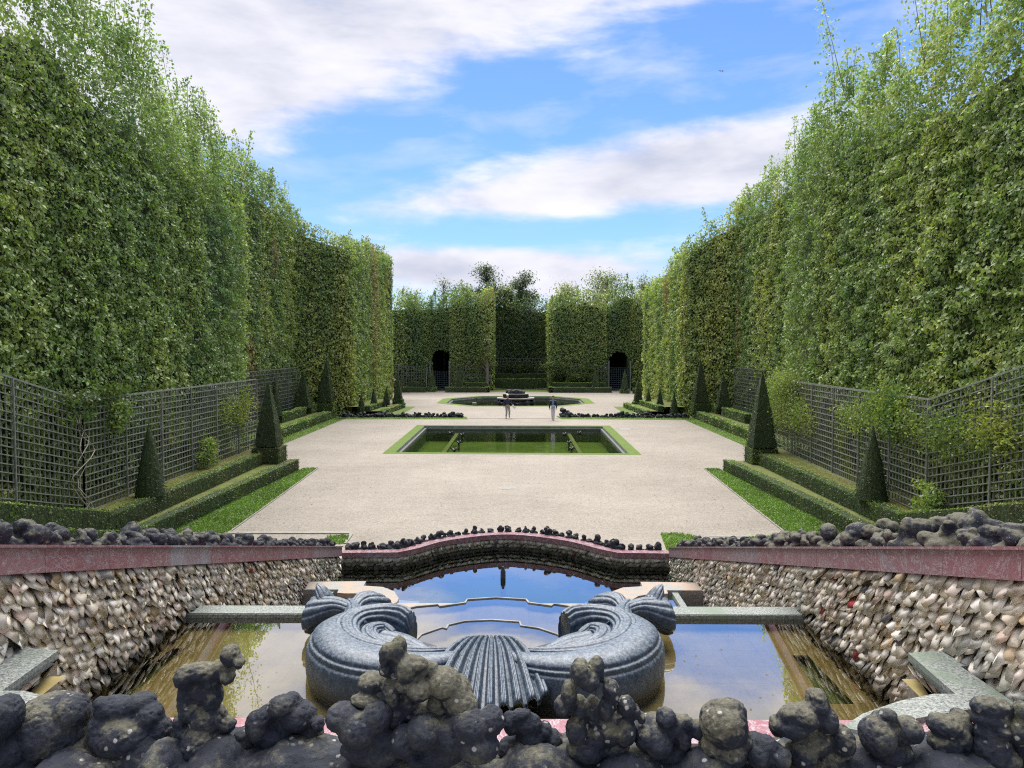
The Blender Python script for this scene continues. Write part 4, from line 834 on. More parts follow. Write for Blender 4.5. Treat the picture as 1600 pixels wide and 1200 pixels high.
# platforms in the middle level
pa = pxw([(455, 921), (476, 909), (572, 908), (568, 915), (598, 917), (616, 924), (623, 935), (620, 941), (586, 952), (580, 947), (583, 937), (572, 930), (555, 927), (538, 927), (527, 926), (529, 921)], .40)
pb_ = pxw([(582, 956), (584, 951), (622, 942), (726, 942), (726, 947), (680, 948), (600, 956)], .385)
mirror = lambda p, dx=0: [(-x + dx, y) for x, y in p][::-1]
for s, mir in (('left', False), ('right', True)):
    P = mirror(pa) if mir else pa; Q = mirror(pb_) if mir else pb_
    t = thing('stone_platform', f'flat orange-stained stone platform with a curved cut-out behind the {s} fish tail', 'stone slab', 'stained slabs between the basins', (*P[0], .4)); bm = bmesh.new(); prism(bm, P, .30, .40); from_bm('slab', bm, M_slab, t); bm = bmesh.new(); prism(bm, P, -.7, .295, .97); from_bm('base', bm, M_mortar, t)
    t = thing('stone_platform', f'narrow tapering orange slab reaching from the {s} platform towards the middle', 'stone slab', 'stained slabs between the basins', (*Q[0], .38)); bm = bmesh.new(); prism(bm, Q, .28, .38); from_bm('slab', bm, M_slab, t); bm = bmesh.new(); prism(bm, Q, -.7, .275, .95); from_bm('base', bm, M_mortar, t)
    k = -1 if not mir else 1
    flat('water', [(k * 3.35, 10.3), (k * .9, 10.3), (k * 1.6, 14.6), (k * 3.35, 15.0)], .30, M_wshallow); flat('basin_floor', [(k * 3.35, 10.3), (k * .9, 10.3), (k * 1.6, 14.6), (k * 3.35, 15.0)], .16, M_floor)
    t = thing('basin_kerb', f'low stone side of the middle basin beside the {s} rubble wall', 'stone edging', 'basin sides', (k * 3.4, 10.2, .3)); bm = bmesh.new(); bbox(bm, (min(k * 3.35, k * 3.47), 10.2, -.9), (max(k * 3.35, k * 3.47), 15.2, .36)); from_bm('kerb', bm, M_granite, t)
    # dam between upper and middle basin
    t = thing('stone_dam', f'greenish granite sill joining the {s} rubble wall to the fish tail', 'stone sill', 'granite sills across the basin', (k * 3.2, 10.1, 1.8)); bm = bmesh.new(); bbox(bm, (min(k * 4.02, k * 2.2), 9.75, 1.69), (max(k * 4.02, k * 2.2), 10.07, 1.765)); bmesh.ops.bevel(bm, geom=bm.edges[:], offset=.012, segments=2, affect='EDGES'); from_bm('sill', bm, M_granite, t); bm = bmesh.new(); bbox(bm, (min(k * 4.0, k * 2.2), 9.79, -.8), (max(k * 4.0, k * 2.2), 10.03, 1.685)); from_bm('dam_wall', bm, M_mortar, t)
    # raised granite coping of the highest side basin
    hp = pxw([(1419, 1020), (1600, 1016), (1700, 1041), (1501, 1041), (1640, 1135), (1515, 1108), (1433, 1122), (1385, 1150), (1316, 1136), (1348, 1115), (1405, 1095), (1459, 1084), (1493, 1084)], 2.6)
    hp = [(min(x, 4.0), y) for x, y in hp]; hp = hp if mir else mirror(hp, -.02)
    t = thing('granite_coping', f'angular speckled granite coping of the raised {s} side basin', 'stone coping', 'granite copings of the side basins', (*hp[0], 2.6)); bm = bmesh.new(); prism(bm, hp, 2.53, 2.6); from_bm('coping', bm, M_granite, t); bm = bmesh.new(); prism(bm, hp, 1.4, 2.525, .95); from_bm('base', bm, M_mortar, t)
    hw = [(k * 3.4, 4.4), (k * 4.02, 4.4), (k * 4.02, 6.3), (k * 3.5, 6.3)]; 
    if k < 0: hw = hw[::-1]
    flat('water', hw, 2.555, M_wshallow); flat('basin_floor', hw, 2.44, M_floor)
# terrace edge: marble strip below the foreground rocks
t = thing('marble_sill', 'pale pink marble sill glimpsed between the foreground rocks', 'stone sill', None, (0, 5.1, 2.6)); o_ = panels([((-4 + i * .8, 5.32, 2.53), (-3.2 + i * .8, 5.32, 2.53)) for i in range(10)], .12, .30, lambda a, b: (0, 1, 0), t)
bm = bmesh.new(); bbox(bm, (-4, 5.05, 1.3), (4, 5.28, 2.405)); from_bm('base', bm, M_mortar, t)
flat('basin_floor', [(-4.04, 2.7), (4.04, 2.7), (4.04, 4.96), (-4.04, 4.96)], 2.4, M_floor)
# nozzle in the lower pool
p = at_z(786, 908, -.4); t = thing('fountain_nozzle', 'dark upright nozzle standing alone in the lower pool', 'nozzle', None, tuple(p)); bm = bmesh.new(); bmesh.ops.create_cone(bm, cap_ends=True, segments=12, radius1=.07, radius2=.06, depth=.75, matrix=Matrix.Translation((p.x, p.y, p.z - .12))); from_bm('pipe', bm, M_dark, t); bm = bmesh.new(); bmesh.ops.create_cone(bm, cap_ends=True, segments=12, radius1=.05, radius2=.025, depth=.1, matrix=Matrix.Translation((p.x, p.y, p.z + .30))); from_bm('tip', bm, M_dark, t)

# ------------------------------------------------------------------ marble fish tails and shell
def crv(pts, n=8): return smooth_curve3(pts, n)
def smooth_curve3(pts, n=8):
    P = [np.array(p, float) for p in pts]; P = [2 * P[0] - P[1]] + P + [2 * P[-1] - P[-2]]; o = []
    for i in range(1, len(P) - 2):
        for k in range(n):
            t = k / n; a, b, c, d = P[i - 1:i + 3]; o.append(.5 * (2 * b + (c - a) * t + (2 * a - 5 * b + 4 * c - d) * t * t + (3 * b - a - 3 * c + d) * t ** 3))
    o.append(P[-2]); return np.array(o)
def sweep(name, rows, prof, parent, mirror_x=False, n=10, cap=True):
    """rows: (x,y,z,scale_out,scale_up); prof: closed list of (out, up); out points to the left of travel"""
    A = smooth_curve3(rows, n); P = A[:, :3]; T = np.gradient(P, axis=0); T[:, 2] *= .3; T /= np.linalg.norm(T, axis=1)[:, None]
    O = np.stack([-T[:, 1], T[:, 0], np.zeros(len(T))], 1); O /= np.linalg.norm(O, axis=1)[:, None]; U = np.array([0, 0, 1.])
    pr = np.array(prof); V = P[:, None] + O[:, None] * (pr[None, :, 0:1] * A[:, None, 3:4]) + U * (pr[None, :, 1:2] * A[:, None, 4:5])
    m, k = V.shape[:2]; V = V.reshape(-1, 3)
    if mirror_x: V = V * [-1, 1, 1] + [-.10, 0, 0]
    i = np.arange(m - 1)[:, None]; j = np.arange(k)[None]; F = np.stack([i * k + j, i * k + (j + 1) % k, (i + 1) * k + (j + 1) % k, (i + 1) * k + j], -1).reshape(-1, 4)
    if mirror_x: F = F[:, ::-1]
    F = [tuple(f) for f in F]
    if cap: F += [tuple(range(k))[::-1], tuple(range((m - 1) * k, m * k))]
    return from_np(name, V, F, M_scroll, parent, smooth=True)
def groove(prof_fn, n, grooves, depth=.05, width=.07):
    o = []
    for i in range(n):
        t = i / n; x, y = prof_fn(t); g_ = sum(math.exp(-((t - q) / (width * .25)) ** 2) for q in grooves); r = 1 - depth * g_; o.append((x * r, y * r))
    return o
def superell(t, e=.75): a = 2 * math.pi * t; c, s_ = math.cos(a), math.sin(a); return (math.copysign(abs(c) ** e, c), math.copysign(abs(s_) ** e, s_))
# body: bulging band from the shell round to the tail (left side; the right one is its mirror)
body_prof = groove(lambda t: superell(t, .78), 160, (.425, .385), .06, .045)
coil_prof = groove(lambda t: superell(t, .9), 120, (.02, .09, .16, .23, .30, .37, .44), .10, .075)
tail_prof = groove(lambda t: superell(t, 1), 120, (.04, .12, .20, .28, .36, .44, .9), .07, .06)
for s, mir in (('left', False), ('right', True)):
    root = thing('fish_tail_scroll', f'blue-grey carved marble scroll curling into a forked fish tail on the {s}', 'stone carving', 'marble scrolls flanking the shell', ((1.7 if mir else -1.7), 8, 1.7))
    K = dict(parent=root, mirror_x=mir)
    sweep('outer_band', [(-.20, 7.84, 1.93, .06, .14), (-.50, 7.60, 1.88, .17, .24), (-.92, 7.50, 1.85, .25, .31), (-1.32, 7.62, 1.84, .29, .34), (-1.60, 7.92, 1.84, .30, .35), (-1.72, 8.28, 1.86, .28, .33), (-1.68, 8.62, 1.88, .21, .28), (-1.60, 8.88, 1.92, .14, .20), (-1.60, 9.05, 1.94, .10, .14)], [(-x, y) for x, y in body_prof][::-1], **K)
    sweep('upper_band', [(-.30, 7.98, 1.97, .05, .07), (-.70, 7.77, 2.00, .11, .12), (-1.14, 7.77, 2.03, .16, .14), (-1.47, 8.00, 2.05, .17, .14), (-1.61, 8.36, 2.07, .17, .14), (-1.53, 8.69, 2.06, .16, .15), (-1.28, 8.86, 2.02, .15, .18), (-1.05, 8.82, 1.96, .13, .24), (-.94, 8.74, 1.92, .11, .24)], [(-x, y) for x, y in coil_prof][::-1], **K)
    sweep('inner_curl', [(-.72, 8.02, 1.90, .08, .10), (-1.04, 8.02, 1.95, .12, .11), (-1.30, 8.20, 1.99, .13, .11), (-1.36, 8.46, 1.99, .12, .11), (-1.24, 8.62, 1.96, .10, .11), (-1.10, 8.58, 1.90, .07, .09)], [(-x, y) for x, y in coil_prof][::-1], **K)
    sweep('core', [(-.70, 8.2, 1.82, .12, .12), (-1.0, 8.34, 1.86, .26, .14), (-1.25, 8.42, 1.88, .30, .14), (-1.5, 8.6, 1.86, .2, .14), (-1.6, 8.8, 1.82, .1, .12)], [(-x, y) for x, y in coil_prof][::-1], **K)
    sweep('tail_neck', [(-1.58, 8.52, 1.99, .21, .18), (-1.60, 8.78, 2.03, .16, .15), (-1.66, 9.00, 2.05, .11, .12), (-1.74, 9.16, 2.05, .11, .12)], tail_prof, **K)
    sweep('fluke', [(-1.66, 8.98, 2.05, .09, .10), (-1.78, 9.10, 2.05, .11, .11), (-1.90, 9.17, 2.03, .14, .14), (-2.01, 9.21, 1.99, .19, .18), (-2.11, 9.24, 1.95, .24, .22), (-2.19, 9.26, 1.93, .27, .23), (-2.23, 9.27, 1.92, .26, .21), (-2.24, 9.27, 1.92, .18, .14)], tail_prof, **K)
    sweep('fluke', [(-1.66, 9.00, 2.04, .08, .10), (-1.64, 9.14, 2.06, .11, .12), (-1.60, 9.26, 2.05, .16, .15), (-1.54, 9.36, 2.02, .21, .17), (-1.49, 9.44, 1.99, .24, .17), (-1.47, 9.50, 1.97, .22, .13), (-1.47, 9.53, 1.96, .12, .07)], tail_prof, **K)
    sweep('fluke_tip', [(-2.02, 9.24, 2.04, .15, .13), (-2.10, 9.30, 2.13, .115, .13), (-2.15, 9.34, 2.19, .075, .09), (-2.18, 9.36, 2.25, .03, .04)], tail_prof, n=6, **K)
    t = thing('scroll_plinth', f'dark wet stone support under the {s} marble scroll', 'plinth', 'supports under the scrolls', (root.location.x, 8.3, 1.6)); bm = bmesh.new(); k = 1 if mir else -1
    prism(bm, [(k * (1.05 + math.cos(a) * .66) - .05, 8.2 + math.sin(a) * .58) for a in np.linspace(0, 2 * math.pi, 24, endpoint=False)], 1.5, 1.80); from_bm('plinth', bm, M_dark, t)
# fluted shell
root = thing('fluted_shell', 'large fluted grey marble scallop shell lying between the two scrolls', 'stone carving', None, (-.25, 7.4, 2.1))
NT, NU = 331, 60; th = np.linspace(-1, 1, NT); uu = np.linspace(0, 1, NU); TH, UU = np.meshgrid(th, uu)
ribs = 10; ph = (TH + 1) / 2 * ribs; fr_ = ph - np.floor(ph)
rib = np.where(fr_ < .74, np.sin(np.clip(fr_ / .74, 0, 1) * np.pi) ** .45 - .22 * np.exp(-((fr_ / .74 - .5) / .10) ** 2), 0.0); steps = .045 * np.floor(np.clip(UU + .02 * np.sin(np.floor(ph) * 2.3), 0, .999) * 4 + .0) / 4 + .012 * (1 - ((UU * 4) % 1) * 0)
half = .12 + .53 * UU ** .62
X = .0 + TH * half; Y = 8.24 - 1.50 * UU * (1 - .40 * TH ** 2) - .10 * TH ** 2 * (1 - UU) ** 2 * -1
Z = 2.10 + .07 * np.sin(UU * np.pi) - .10 * UU ** 2 - TH ** 2 * (.06 + .07 * UU) + (rib - .5) * (.035 + .085 * UU) - steps * .3 - .16 * np.exp(-UU / .05) * .5
Y = Y - (rib - .5) * .07 * (UU > .985)
V = np.stack([X, Y, Z], -1).reshape(-1, 3); Vb = V - [0, .01, .035]; i, j = np.meshgrid(np.arange(NU - 1), np.arange(NT - 1), indexing='ij'); a = (i * NT + j).ravel(); F = np.stack([a, a + NT, a + NT + 1, a + 1], 1)
o = NT * NU; Fb = F[:, ::-1] + o; e = (NU - 1) * NT + np.arange(NT - 1); Fe = np.stack([e, e + o, e + 1 + o, e + 1], 1)
sd_ = np.arange(NU - 1) * NT; Fl = np.stack([sd_, sd_ + o, sd_ + NT + o, sd_ + NT], 1); Fr = np.stack([sd_ + NT - 1, sd_ + 2 * NT - 1, sd_ + 2 * NT - 1 + o, sd_ + NT - 1 + o], 1)
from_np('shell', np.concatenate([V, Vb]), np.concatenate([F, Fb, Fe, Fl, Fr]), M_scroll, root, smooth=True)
bm = bmesh.new(); prism(bm, [(-.2 + math.cos(a) * .33, 7.5 + math.sin(a) * .5) for a in np.linspace(0, 2 * math.pi, 20, endpoint=False)], 1.5, 2.0); from_bm('support', bm, M_dark, root)

# ------------------------------------------------------------------ rocks
def lump_mesh(name, blobs, voxel, amp=.02, seed=0, sm=2):
    """blobs: (centre, (rx,ry,rz), rot z) united by voxel remesh, then roughened"""
    bm = bmesh.new()
    for c, r, rz in blobs:
        bmesh.ops.create_icosphere(bm, subdivisions=3, radius=1, matrix=Matrix.Translation(c) @ Euler(rz).to_matrix().to_4x4() @ Matrix.Diagonal((*r, 1)))
    me = bpy.data.meshes.new(name + '_tmp'); bm.to_mesh(me); bm.free(); ob = bpy.data.objects.new(name + '_tmp', me); C.objects.link(ob)
    rm = ob.modifiers.new('r', 'REMESH'); rm.mode = 'VOXEL'; rm.voxel_size = voxel; sm_ = ob.modifiers.new('s', 'SMOOTH'); sm_.iterations = sm; sm_.factor = .5
    dg = bpy.context.evaluated_depsgraph_get(); dg.update(); me2 = bpy.data.meshes.new_from_object(ob.evaluated_get(dg)); bpy.data.objects.remove(ob)
    n = len(me2.vertices); V = np.empty(n * 3, np.float32); me2.vertices.foreach_get('co', V); V = V.reshape(-1, 3); Nn = np.empty(n * 3, np.float32); me2.vertices.foreach_get('normal', Nn); Nn = Nn.reshape(-1, 3)
    s = 1 / max(1e-3, amp); k = 1.3 * (fbm(V * (.10 / amp) + seed * 3.7, 3) - .5) * 2 + .8 * (fbm(V * (.35 / amp) + seed, 2) - .5) * 2 - np.clip(fbm(V * (.42 / amp) + 60 + seed, 1) - .66, 0, 1) * 5; crease = -np.clip(.07 - np.abs(fbm(V * (.12 / amp) + 9 + seed, 2) - .5), 0, 1) * 9
    V = V + Nn * ((k + crease) * amp)[:, None]; me2.vertices.foreach_set('co', V.ravel()); me2.update(); me2.name = name; me2.polygons.foreach_set('use_smooth', np.ones(len(me2.polygons), bool)); me2.materials.clear(); me2.materials.append(M_rock); return me2
def knob(seed, n=9):
    r = random.Random(seed); b = [((0, 0, .18), (.36, .34, .26), (0, 0, 0))]
    for i in range(n):
        a = r.uniform(0, 6.28); h = r.uniform(.05, .75); rr = (.34 - .28 * h) * r.uniform(.6, 1.3); q = r.uniform(.10, .21)
        b.append(((math.cos(a) * rr, math.sin(a) * rr, h), (q * r.uniform(.8, 1.5), q * r.uniform(.8, 1.3), q * r.uniform(.7, 1.3)), (r.uniform(-.8, .8), r.uniform(-.8, .8), r.uniform(0, 3))))
    b.append(((r.uniform(-.1, .1), r.uniform(-.1, .1), .45), (.2, .2, .35), (r.uniform(-.3, .3), r.uniform(-.3, .3), 0))); return b
TPL = [lump_mesh('knobbly_rock', knob(100 + k, 8 + k % 4), .045, .022, k, 1) for k in range(10)]
def rock(x, y, z, s, label, group, k=None, sz=1.0, li=.1):
    o = bpy.data.objects.new('knobbly_rock', TPL[random.randrange(10) if k is None else k]); o.location = (x, y, z); o.rotation_euler = (random.uniform(-.15, .15), random.uniform(-.15, .15), random.uniform(0, 6.28)); o.scale = (s * random.uniform(.85, 1.15), s * random.uniform(.85, 1.15), s * sz * random.uniform(.85, 1.2)); o.color = (li, 0, 0, 1); link(o)
    return tag(o, label, 'rock', group)
q = .1
while q < cum[-1]:
    X, Y = np.interp(q, cum, co_[:, 0]), np.interp(q, cum, co_[:, 1]); rock(X, Y + .08, .06, random.uniform(.22, .33), 'small dark knobbly rock in the single row crowning the curved coping', 'dark rocks along the curved coping', sz=1.0); q += random.uniform(.17, .26)
for s in (-1, 1):
    d = 4.0
    while d < 18.9:
        big = d < 13; sc = (random.uniform(.29, .42) if random.random() < .8 else random.uniform(.44, .5)) if big else random.uniform(.24, .33)
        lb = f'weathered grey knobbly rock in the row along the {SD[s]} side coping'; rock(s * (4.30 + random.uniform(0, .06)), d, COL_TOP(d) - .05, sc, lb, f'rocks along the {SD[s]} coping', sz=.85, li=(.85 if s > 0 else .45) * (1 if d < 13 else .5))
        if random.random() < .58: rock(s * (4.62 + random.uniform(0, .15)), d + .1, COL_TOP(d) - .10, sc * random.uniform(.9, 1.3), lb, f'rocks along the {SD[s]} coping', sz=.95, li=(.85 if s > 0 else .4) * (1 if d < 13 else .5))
        d += sc * random.uniform(.76, .95)
for lb, (x0, y0), (x1, y1) in (('dark jagged rock in the low row between the pools, left half', (-12.9, 57.0), (-3.9, 56.9)), ('dark jagged rock in the low row between the pools, right half', (3.7, 57.2), (12.9, 56.6))):
    u = 0
    while u < 1:
        rock(x0 + (x1 - x0) * u, y0 + (y1 - y0) * u + random.uniform(-.1, .1), -.02, random.uniform(.34, .62) * (1.35 if (x0 < 0 and u > .9) or (x0 > 0 and u < .05) else 1), lb, lb.replace('dark jagged rock in', 'rocks of'), sz=.9); u += random.uniform(.026, .038)

# foreground rocks: lobes given by where they sit in the photograph at the parapet's distance
FG = {
 'smooth rounded dark boulder nearest the left frame edge': (2.62, [(81, 1138, 62, 54), (60, 1120, 30, 28), (112, 1112, 26, 26), (95, 1180, 55, 30)]),
 'dark leaning rock cut by the left frame edge': (2.5, [(5, 1120, 28, 34), (-15, 1150, 40, 50), (15, 1175, 30, 30)]),
 'dark folded fish-head-like rock between the smooth boulder and the tall leaning rock': (2.62, [(215, 1098, 30, 14), (180, 1107, 34, 20), (236, 1120, 20, 22), (252, 1142, 17, 24), (200, 1148, 58, 36), (160, 1140, 22, 26), (228, 1165, 40, 26), (160, 1098, 14, 8)]),
 'tall upright rock like a hunched figure leaning right': (2.58, [(361, 1023, 15, 17), (374, 1035, 9, 9), (348, 1044, 20, 15), (318, 1050, 30, 15), (290, 1058, 17, 19), (330, 1064, 18, 13), (320, 1078, 26, 20), (291, 1090, 14, 28), (334, 1090, 14, 20), (326, 1122, 30, 24), (355, 1132, 13, 12), (284, 1126, 13, 14), (318, 1162, 34, 32), (287, 1150, 16, 26), (356, 1058, 12, 10), (300, 1110, 20, 18), (345, 1165, 18, 28)]),
 'clump of dark bulbous rocks right of the tall leaning rock': (2.6, [(440, 1104, 22, 18), (466, 1118, 30, 24), (404, 1135, 20, 26), (432, 1148, 30, 26), (488, 1146, 17, 18), (444, 1178, 30, 25), (381, 1160, 20, 24), (470, 1178, 22, 22), (498, 1130, 10, 11), (455, 1095, 16, 14), (416, 1118, 16, 16)]),
 'largest peaked rock mass in the middle foreground': (2.5, [(622, 1016, 14, 24), (602, 1022, 9, 19), (604, 1044, 12, 12), (644, 1036, 26, 12), (664, 1046, 22, 11), (581, 1066, 22, 16), (635, 1070, 22, 12), (612, 1087, 15, 28), (655, 1078, 20, 18), (696, 1068, 26, 26), (712, 1084, 28, 30), (722, 1104, 26, 26), (686, 1102, 20, 28), (572, 1096, 26, 11), (634, 1046, 18, 22), (640, 1106, 16, 26), (660, 1120, 18, 24), (618, 1120, 20, 20)]),
 'bulging dark lower rocks at the foot of the largest peaked rock': (2.44, [(536, 1120, 28, 22), (562, 1138, 34, 28), (600, 1156, 22, 20), (618, 1172, 12, 18), (663, 1143, 28, 26), (706, 1149, 36, 30), (734, 1134, 32, 28), (768, 1126, 22, 22), (590, 1120, 24, 24), (632, 1158, 24, 26), (580, 1175, 50, 22), (680, 1178, 50, 22), (746, 1165, 36, 26)]),
 'low broken dark rocks between the big peak and the seated figure-like rock': (2.6, [(822, 1131, 26, 18), (811, 1117, 20, 8), (828, 1152, 22, 20), (865, 1156, 14, 16), (797, 1130, 13, 20), (812, 1170, 36, 22), (852, 1142, 12, 16), (845, 1180, 30, 20)]),
 'upright rock like a seated figure with two rounded heads': (2.55, [(908, 1052, 17, 22), (932, 1046, 14, 22), (920, 1064, 18, 16), (889, 1082, 13, 20), (955, 1080, 13, 20), (879, 1102, 14, 16), (905, 1104, 15, 18), (927, 1112, 13, 28), (948, 1106, 12, 20), (900, 1142, 17, 20), (929, 1154, 22, 16), (978, 1104, 14, 16), (992, 1112, 8, 12), (1003, 1122, 7, 9), (977, 1142, 18, 22), (960, 1122, 8, 8), (950, 1140, 20, 24), (915, 1172, 30, 20), (960, 1172, 26, 20)]),
 'small lichen-pale rock left of the domed rock': (2.55, [(1040, 1122, 16, 16), (1054, 1134, 20, 18), (1066, 1156, 14, 18), (1091, 1140, 12, 15), (1008, 1152, 17, 18), (1028, 1160, 24, 24), (1048, 1178, 30, 20), (1072, 1128, 10, 12)]),
 'tall domed rock like a hood with two pale lichen spots': (2.5, [(1131, 1130, 38, 36), (1140, 1112, 28, 20), (1118, 1162, 26, 28), (1162, 1155, 14, 18), (1138, 1172, 32, 26), (1106, 1126, 14, 24)]),
 'small rounded dark rock right of the domed rock': (2.5, [(1197, 1166, 19, 18), (1184, 1180, 20, 18), (1215, 1182, 20, 18)]),
 'broad-shouldered rock with a round knob head': (2.55, [(1275, 1090, 15, 15), (1276, 1104, 20, 16), (1240, 1116, 26, 16), (1238, 1134, 32, 18), (1290, 1124, 18, 20), (1316, 1156, 20, 24), (1270, 1160, 30, 22), (1216, 1134, 14, 18), (1300, 1178, 30, 20), (1252, 1176, 24, 22), (1258, 1120, 22, 20)]),
 'round pot-bellied rock with a small knob on top': (2.55, [(1371, 1150, 27, 29), (1420, 1140, 22, 20), (1388, 1117, 14, 9), (1408, 1150, 11, 12), (1395, 1140, 22, 20), (1392, 1176, 34, 22), (1380, 1124, 18, 12)]),
 'dark blocky rock left of the mushroom-topped rock': (2.55, [(1476, 1134, 26, 18), (1500, 1128, 16, 20), (1476, 1160, 26, 22), (1470, 1182, 30, 20), (1502, 1152, 14, 26)]),
 'mushroom-topped rock with a flat cap at the right': (2.5, [(1550, 1106, 36, 17), (1548, 1124, 32, 16), (1554, 1140, 34, 16), (1546, 1168, 32, 28), (1560, 1186, 36, 20)]),
 'dark rock cut by the right frame edge': (2.5, [(1590, 1142, 20, 22), (1600, 1115, 14, 20), (1604, 1172, 24, 30), (1625, 1150, 20, 30)]),
}
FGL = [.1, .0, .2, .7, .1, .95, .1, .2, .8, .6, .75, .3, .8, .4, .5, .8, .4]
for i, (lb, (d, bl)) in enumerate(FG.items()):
    rr = random.Random(i); B = []; c0 = at_d(bl[0][0], bl[0][1], d); s = d / FPX; mx = sum(b[2] for b in bl) / len(bl)
    for (px, py, rx, ry) in bl:
        c = at_d(px, py, d + rr.uniform(-.02, .025)); B.append((tuple(c - c0), (rx * s * 1.02, min(rx, ry) * s * rr.uniform(.95, 1.25) + .012, ry * s * 1.02), (0, rr.uniform(-.25, .25), 0)))
        for _ in range(1):     # small knobs on the lobe
            a = rr.uniform(0, 6.28); e_ = rr.uniform(-.2, .8); q_ = rr.uniform(.28, .45); B.append((tuple(c - c0 + Vector((math.cos(a) * rx * s * .6, -abs(math.sin(a)) * rx * s * .45, e_ * ry * s * .45))), (rx * s * q_, rx * s * q_, ry * s * q_), (0, 0, 0)))
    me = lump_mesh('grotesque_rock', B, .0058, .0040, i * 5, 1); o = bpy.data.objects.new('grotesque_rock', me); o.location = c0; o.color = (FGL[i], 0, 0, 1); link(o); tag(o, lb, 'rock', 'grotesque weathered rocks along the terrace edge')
B = []
rr = random.Random(5)
for k in range(64): B.append(((-2.05 + k * .066, 2.56 + rr.uniform(-.08, .12), 3.72 + rr.uniform(-.05, .035)), (rr.uniform(.08, .15), rr.uniform(.12, .2), rr.uniform(.10, .15)), (0, rr.uniform(-.4, .4), 0)))
for k in range(40): B.append(((-2.0 + k * .105, 2.62, 3.5), (.12, .2, .22), (0, 0, 0)))
o = bpy.data.objects.new('rock_ledge', lump_mesh('rock_ledge', B, .012, .006, 3, 2)); o.color = (.25, 0, 0, 1); link(o); tag(o, 'rough continuous rock ledge on which the foreground rocks stand', 'rock ledge')
bm = bmesh.new(); bbox(bm, (-4.05, 2.35, 2.2), (4.05, 2.78, 3.5)); o = from_bm('terrace_wall', bm, M_mortar); tag(o, 'rubble retaining wall below the foreground rocks', 'wall')

# ------------------------------------------------------------------ square pool
def pool(label, inn, depth, zwater, cat='pool'):
    t = thing('pool_basin', label, cat, None, (inn[0][0], inn[0][1], 0)); n = len(inn)
    V = [(*p, -.004) for p in inn] + [(*p, -depth) for p in inn]; F = [(i, (i + 1) % n, n + (i + 1) % n, n + i) for i in range(n)]; from_np('basin_wall', V, F, M_poolwall, t)
    from_np('pool_bottom', [(*p, -depth + .002) for p in inn], [tuple(range(n))], M_green, t)
    bm = bmesh.new(); c = np.array(list(inn) + [inn[0]]); ctr = c[:-1].mean(0); c2 = ctr + (c - ctr) * .975
    c3 = ctr + (c - ctr) * .999; strip(bm, c2, c3, -depth + .02, zwater + .10); from_bm('inner_ledge', bm, M_slatd, t)
    tag(poly_mesh('water', [list(map(tuple, ctr + (np.array(inn) - ctr) * .985))], zwater, M_wpool), kind='structure'); return t
pool('sunken square pool with a green lawn rim in the middle of the gravel', MPi, 1.0, -.24)
pool('far octagonal pool with a narrow lawn rim around the tiered rock fountain', octi, .9, -.26)
for i, (px, py) in enumerate(((704, 679), (722, 682), (717, 694), (710, 706), (882, 681), (905, 679), (889, 694), (893, 704))):
    p = at_z(px, py, -.3); t = thing('water_jet', 'small dark fountain nozzle cluster poking from the square pool', 'nozzle', 'nozzles in the square pool', tuple(p)); bm = bmesh.new()
    bar(bm, (p.x, p.y, p.z - .4), (p.x, p.y, p.z + .1), .09)
    for k in range(6): a = k * 1.05; bar(bm, (p.x, p.y, p.z + .05), (p.x + math.cos(a) * .2, p.y + math.sin(a) * .2, p.z + .15 + .05 * (k % 2)), .05)
    from_bm('jets', bm, M_dark, t)
pp = [at_z(905, 683, -.98), at_z(922, 706, -.98)]; 
for q_, lb in ((-1, 'straight submerged pipe on the left side of the square pool'), (1, 'straight submerged pipe on the right side of the square pool')):
    bm = bmesh.new(); x_ = cx + q_ * 3.6; bar(bm, (x_, cy - 5, -.40), (x_, cy + 5, -.40), .22, .14); t = from_bm('submerged_pipe', bm, M_kerb); tag(t, lb, 'pipe')
# far tiered fountain
t = thing('tiered_fountain', 'two-tiered round rock fountain with pale marble rims in the far pool', 'fountain', None, (OC[0], 74.5, 0))
def disc(name, z0, z1, r, m): bm = bmesh.new(); bmesh.ops.create_cone(bm, cap_ends=True, segments=8, radius1=r, radius2=r, depth=z1 - z0, matrix=Matrix.Translation((OC[0], 74.5, (z0 + z1) / 2)) @ Matrix.Rotation(R(22.5), 4, 'Z')); return from_bm(name, bm, m, t)
disc('lower_rim', .22, .34, 1.95, M_kerb); disc('upper_rim', .66, .76, 1.35, M_kerb); disc('core', -.9, .22, 1.2, M_mortar); disc('core', .34, .66, .95, M_mortar)
def ringrocks(name, rad, z, sc, n, fill=False):
    B = []
    for k in range(n): a = k * 2 * math.pi / n; r_ = rad * (random.uniform(.0, 1) if fill else random.uniform(.93, 1.05)); B.append(((OC[0] + math.cos(a * (7 if fill else 1)) * r_, 74.5 + math.sin(a * (7 if fill else 1)) * r_, z + random.uniform(-.06, .08)), (sc * random.uniform(.7, 1.3), sc, sc * random.uniform(.7, 1.4)), (0, 0, 0)))
    me = lump_mesh(name, B, .06, .03, n, 1); o = bpy.data.objects.new(name, me); o.color = (0, 0, 0, 1); link(o, t); o.location = -Vector(t.location)
ringrocks('lower_rocks', 1.65, -.12, .24, 34); ringrocks('middle_rocks', 1.1, .48, .17, 26); ringrocks('crowning_rocks', .95, .85, .22, 34, True)
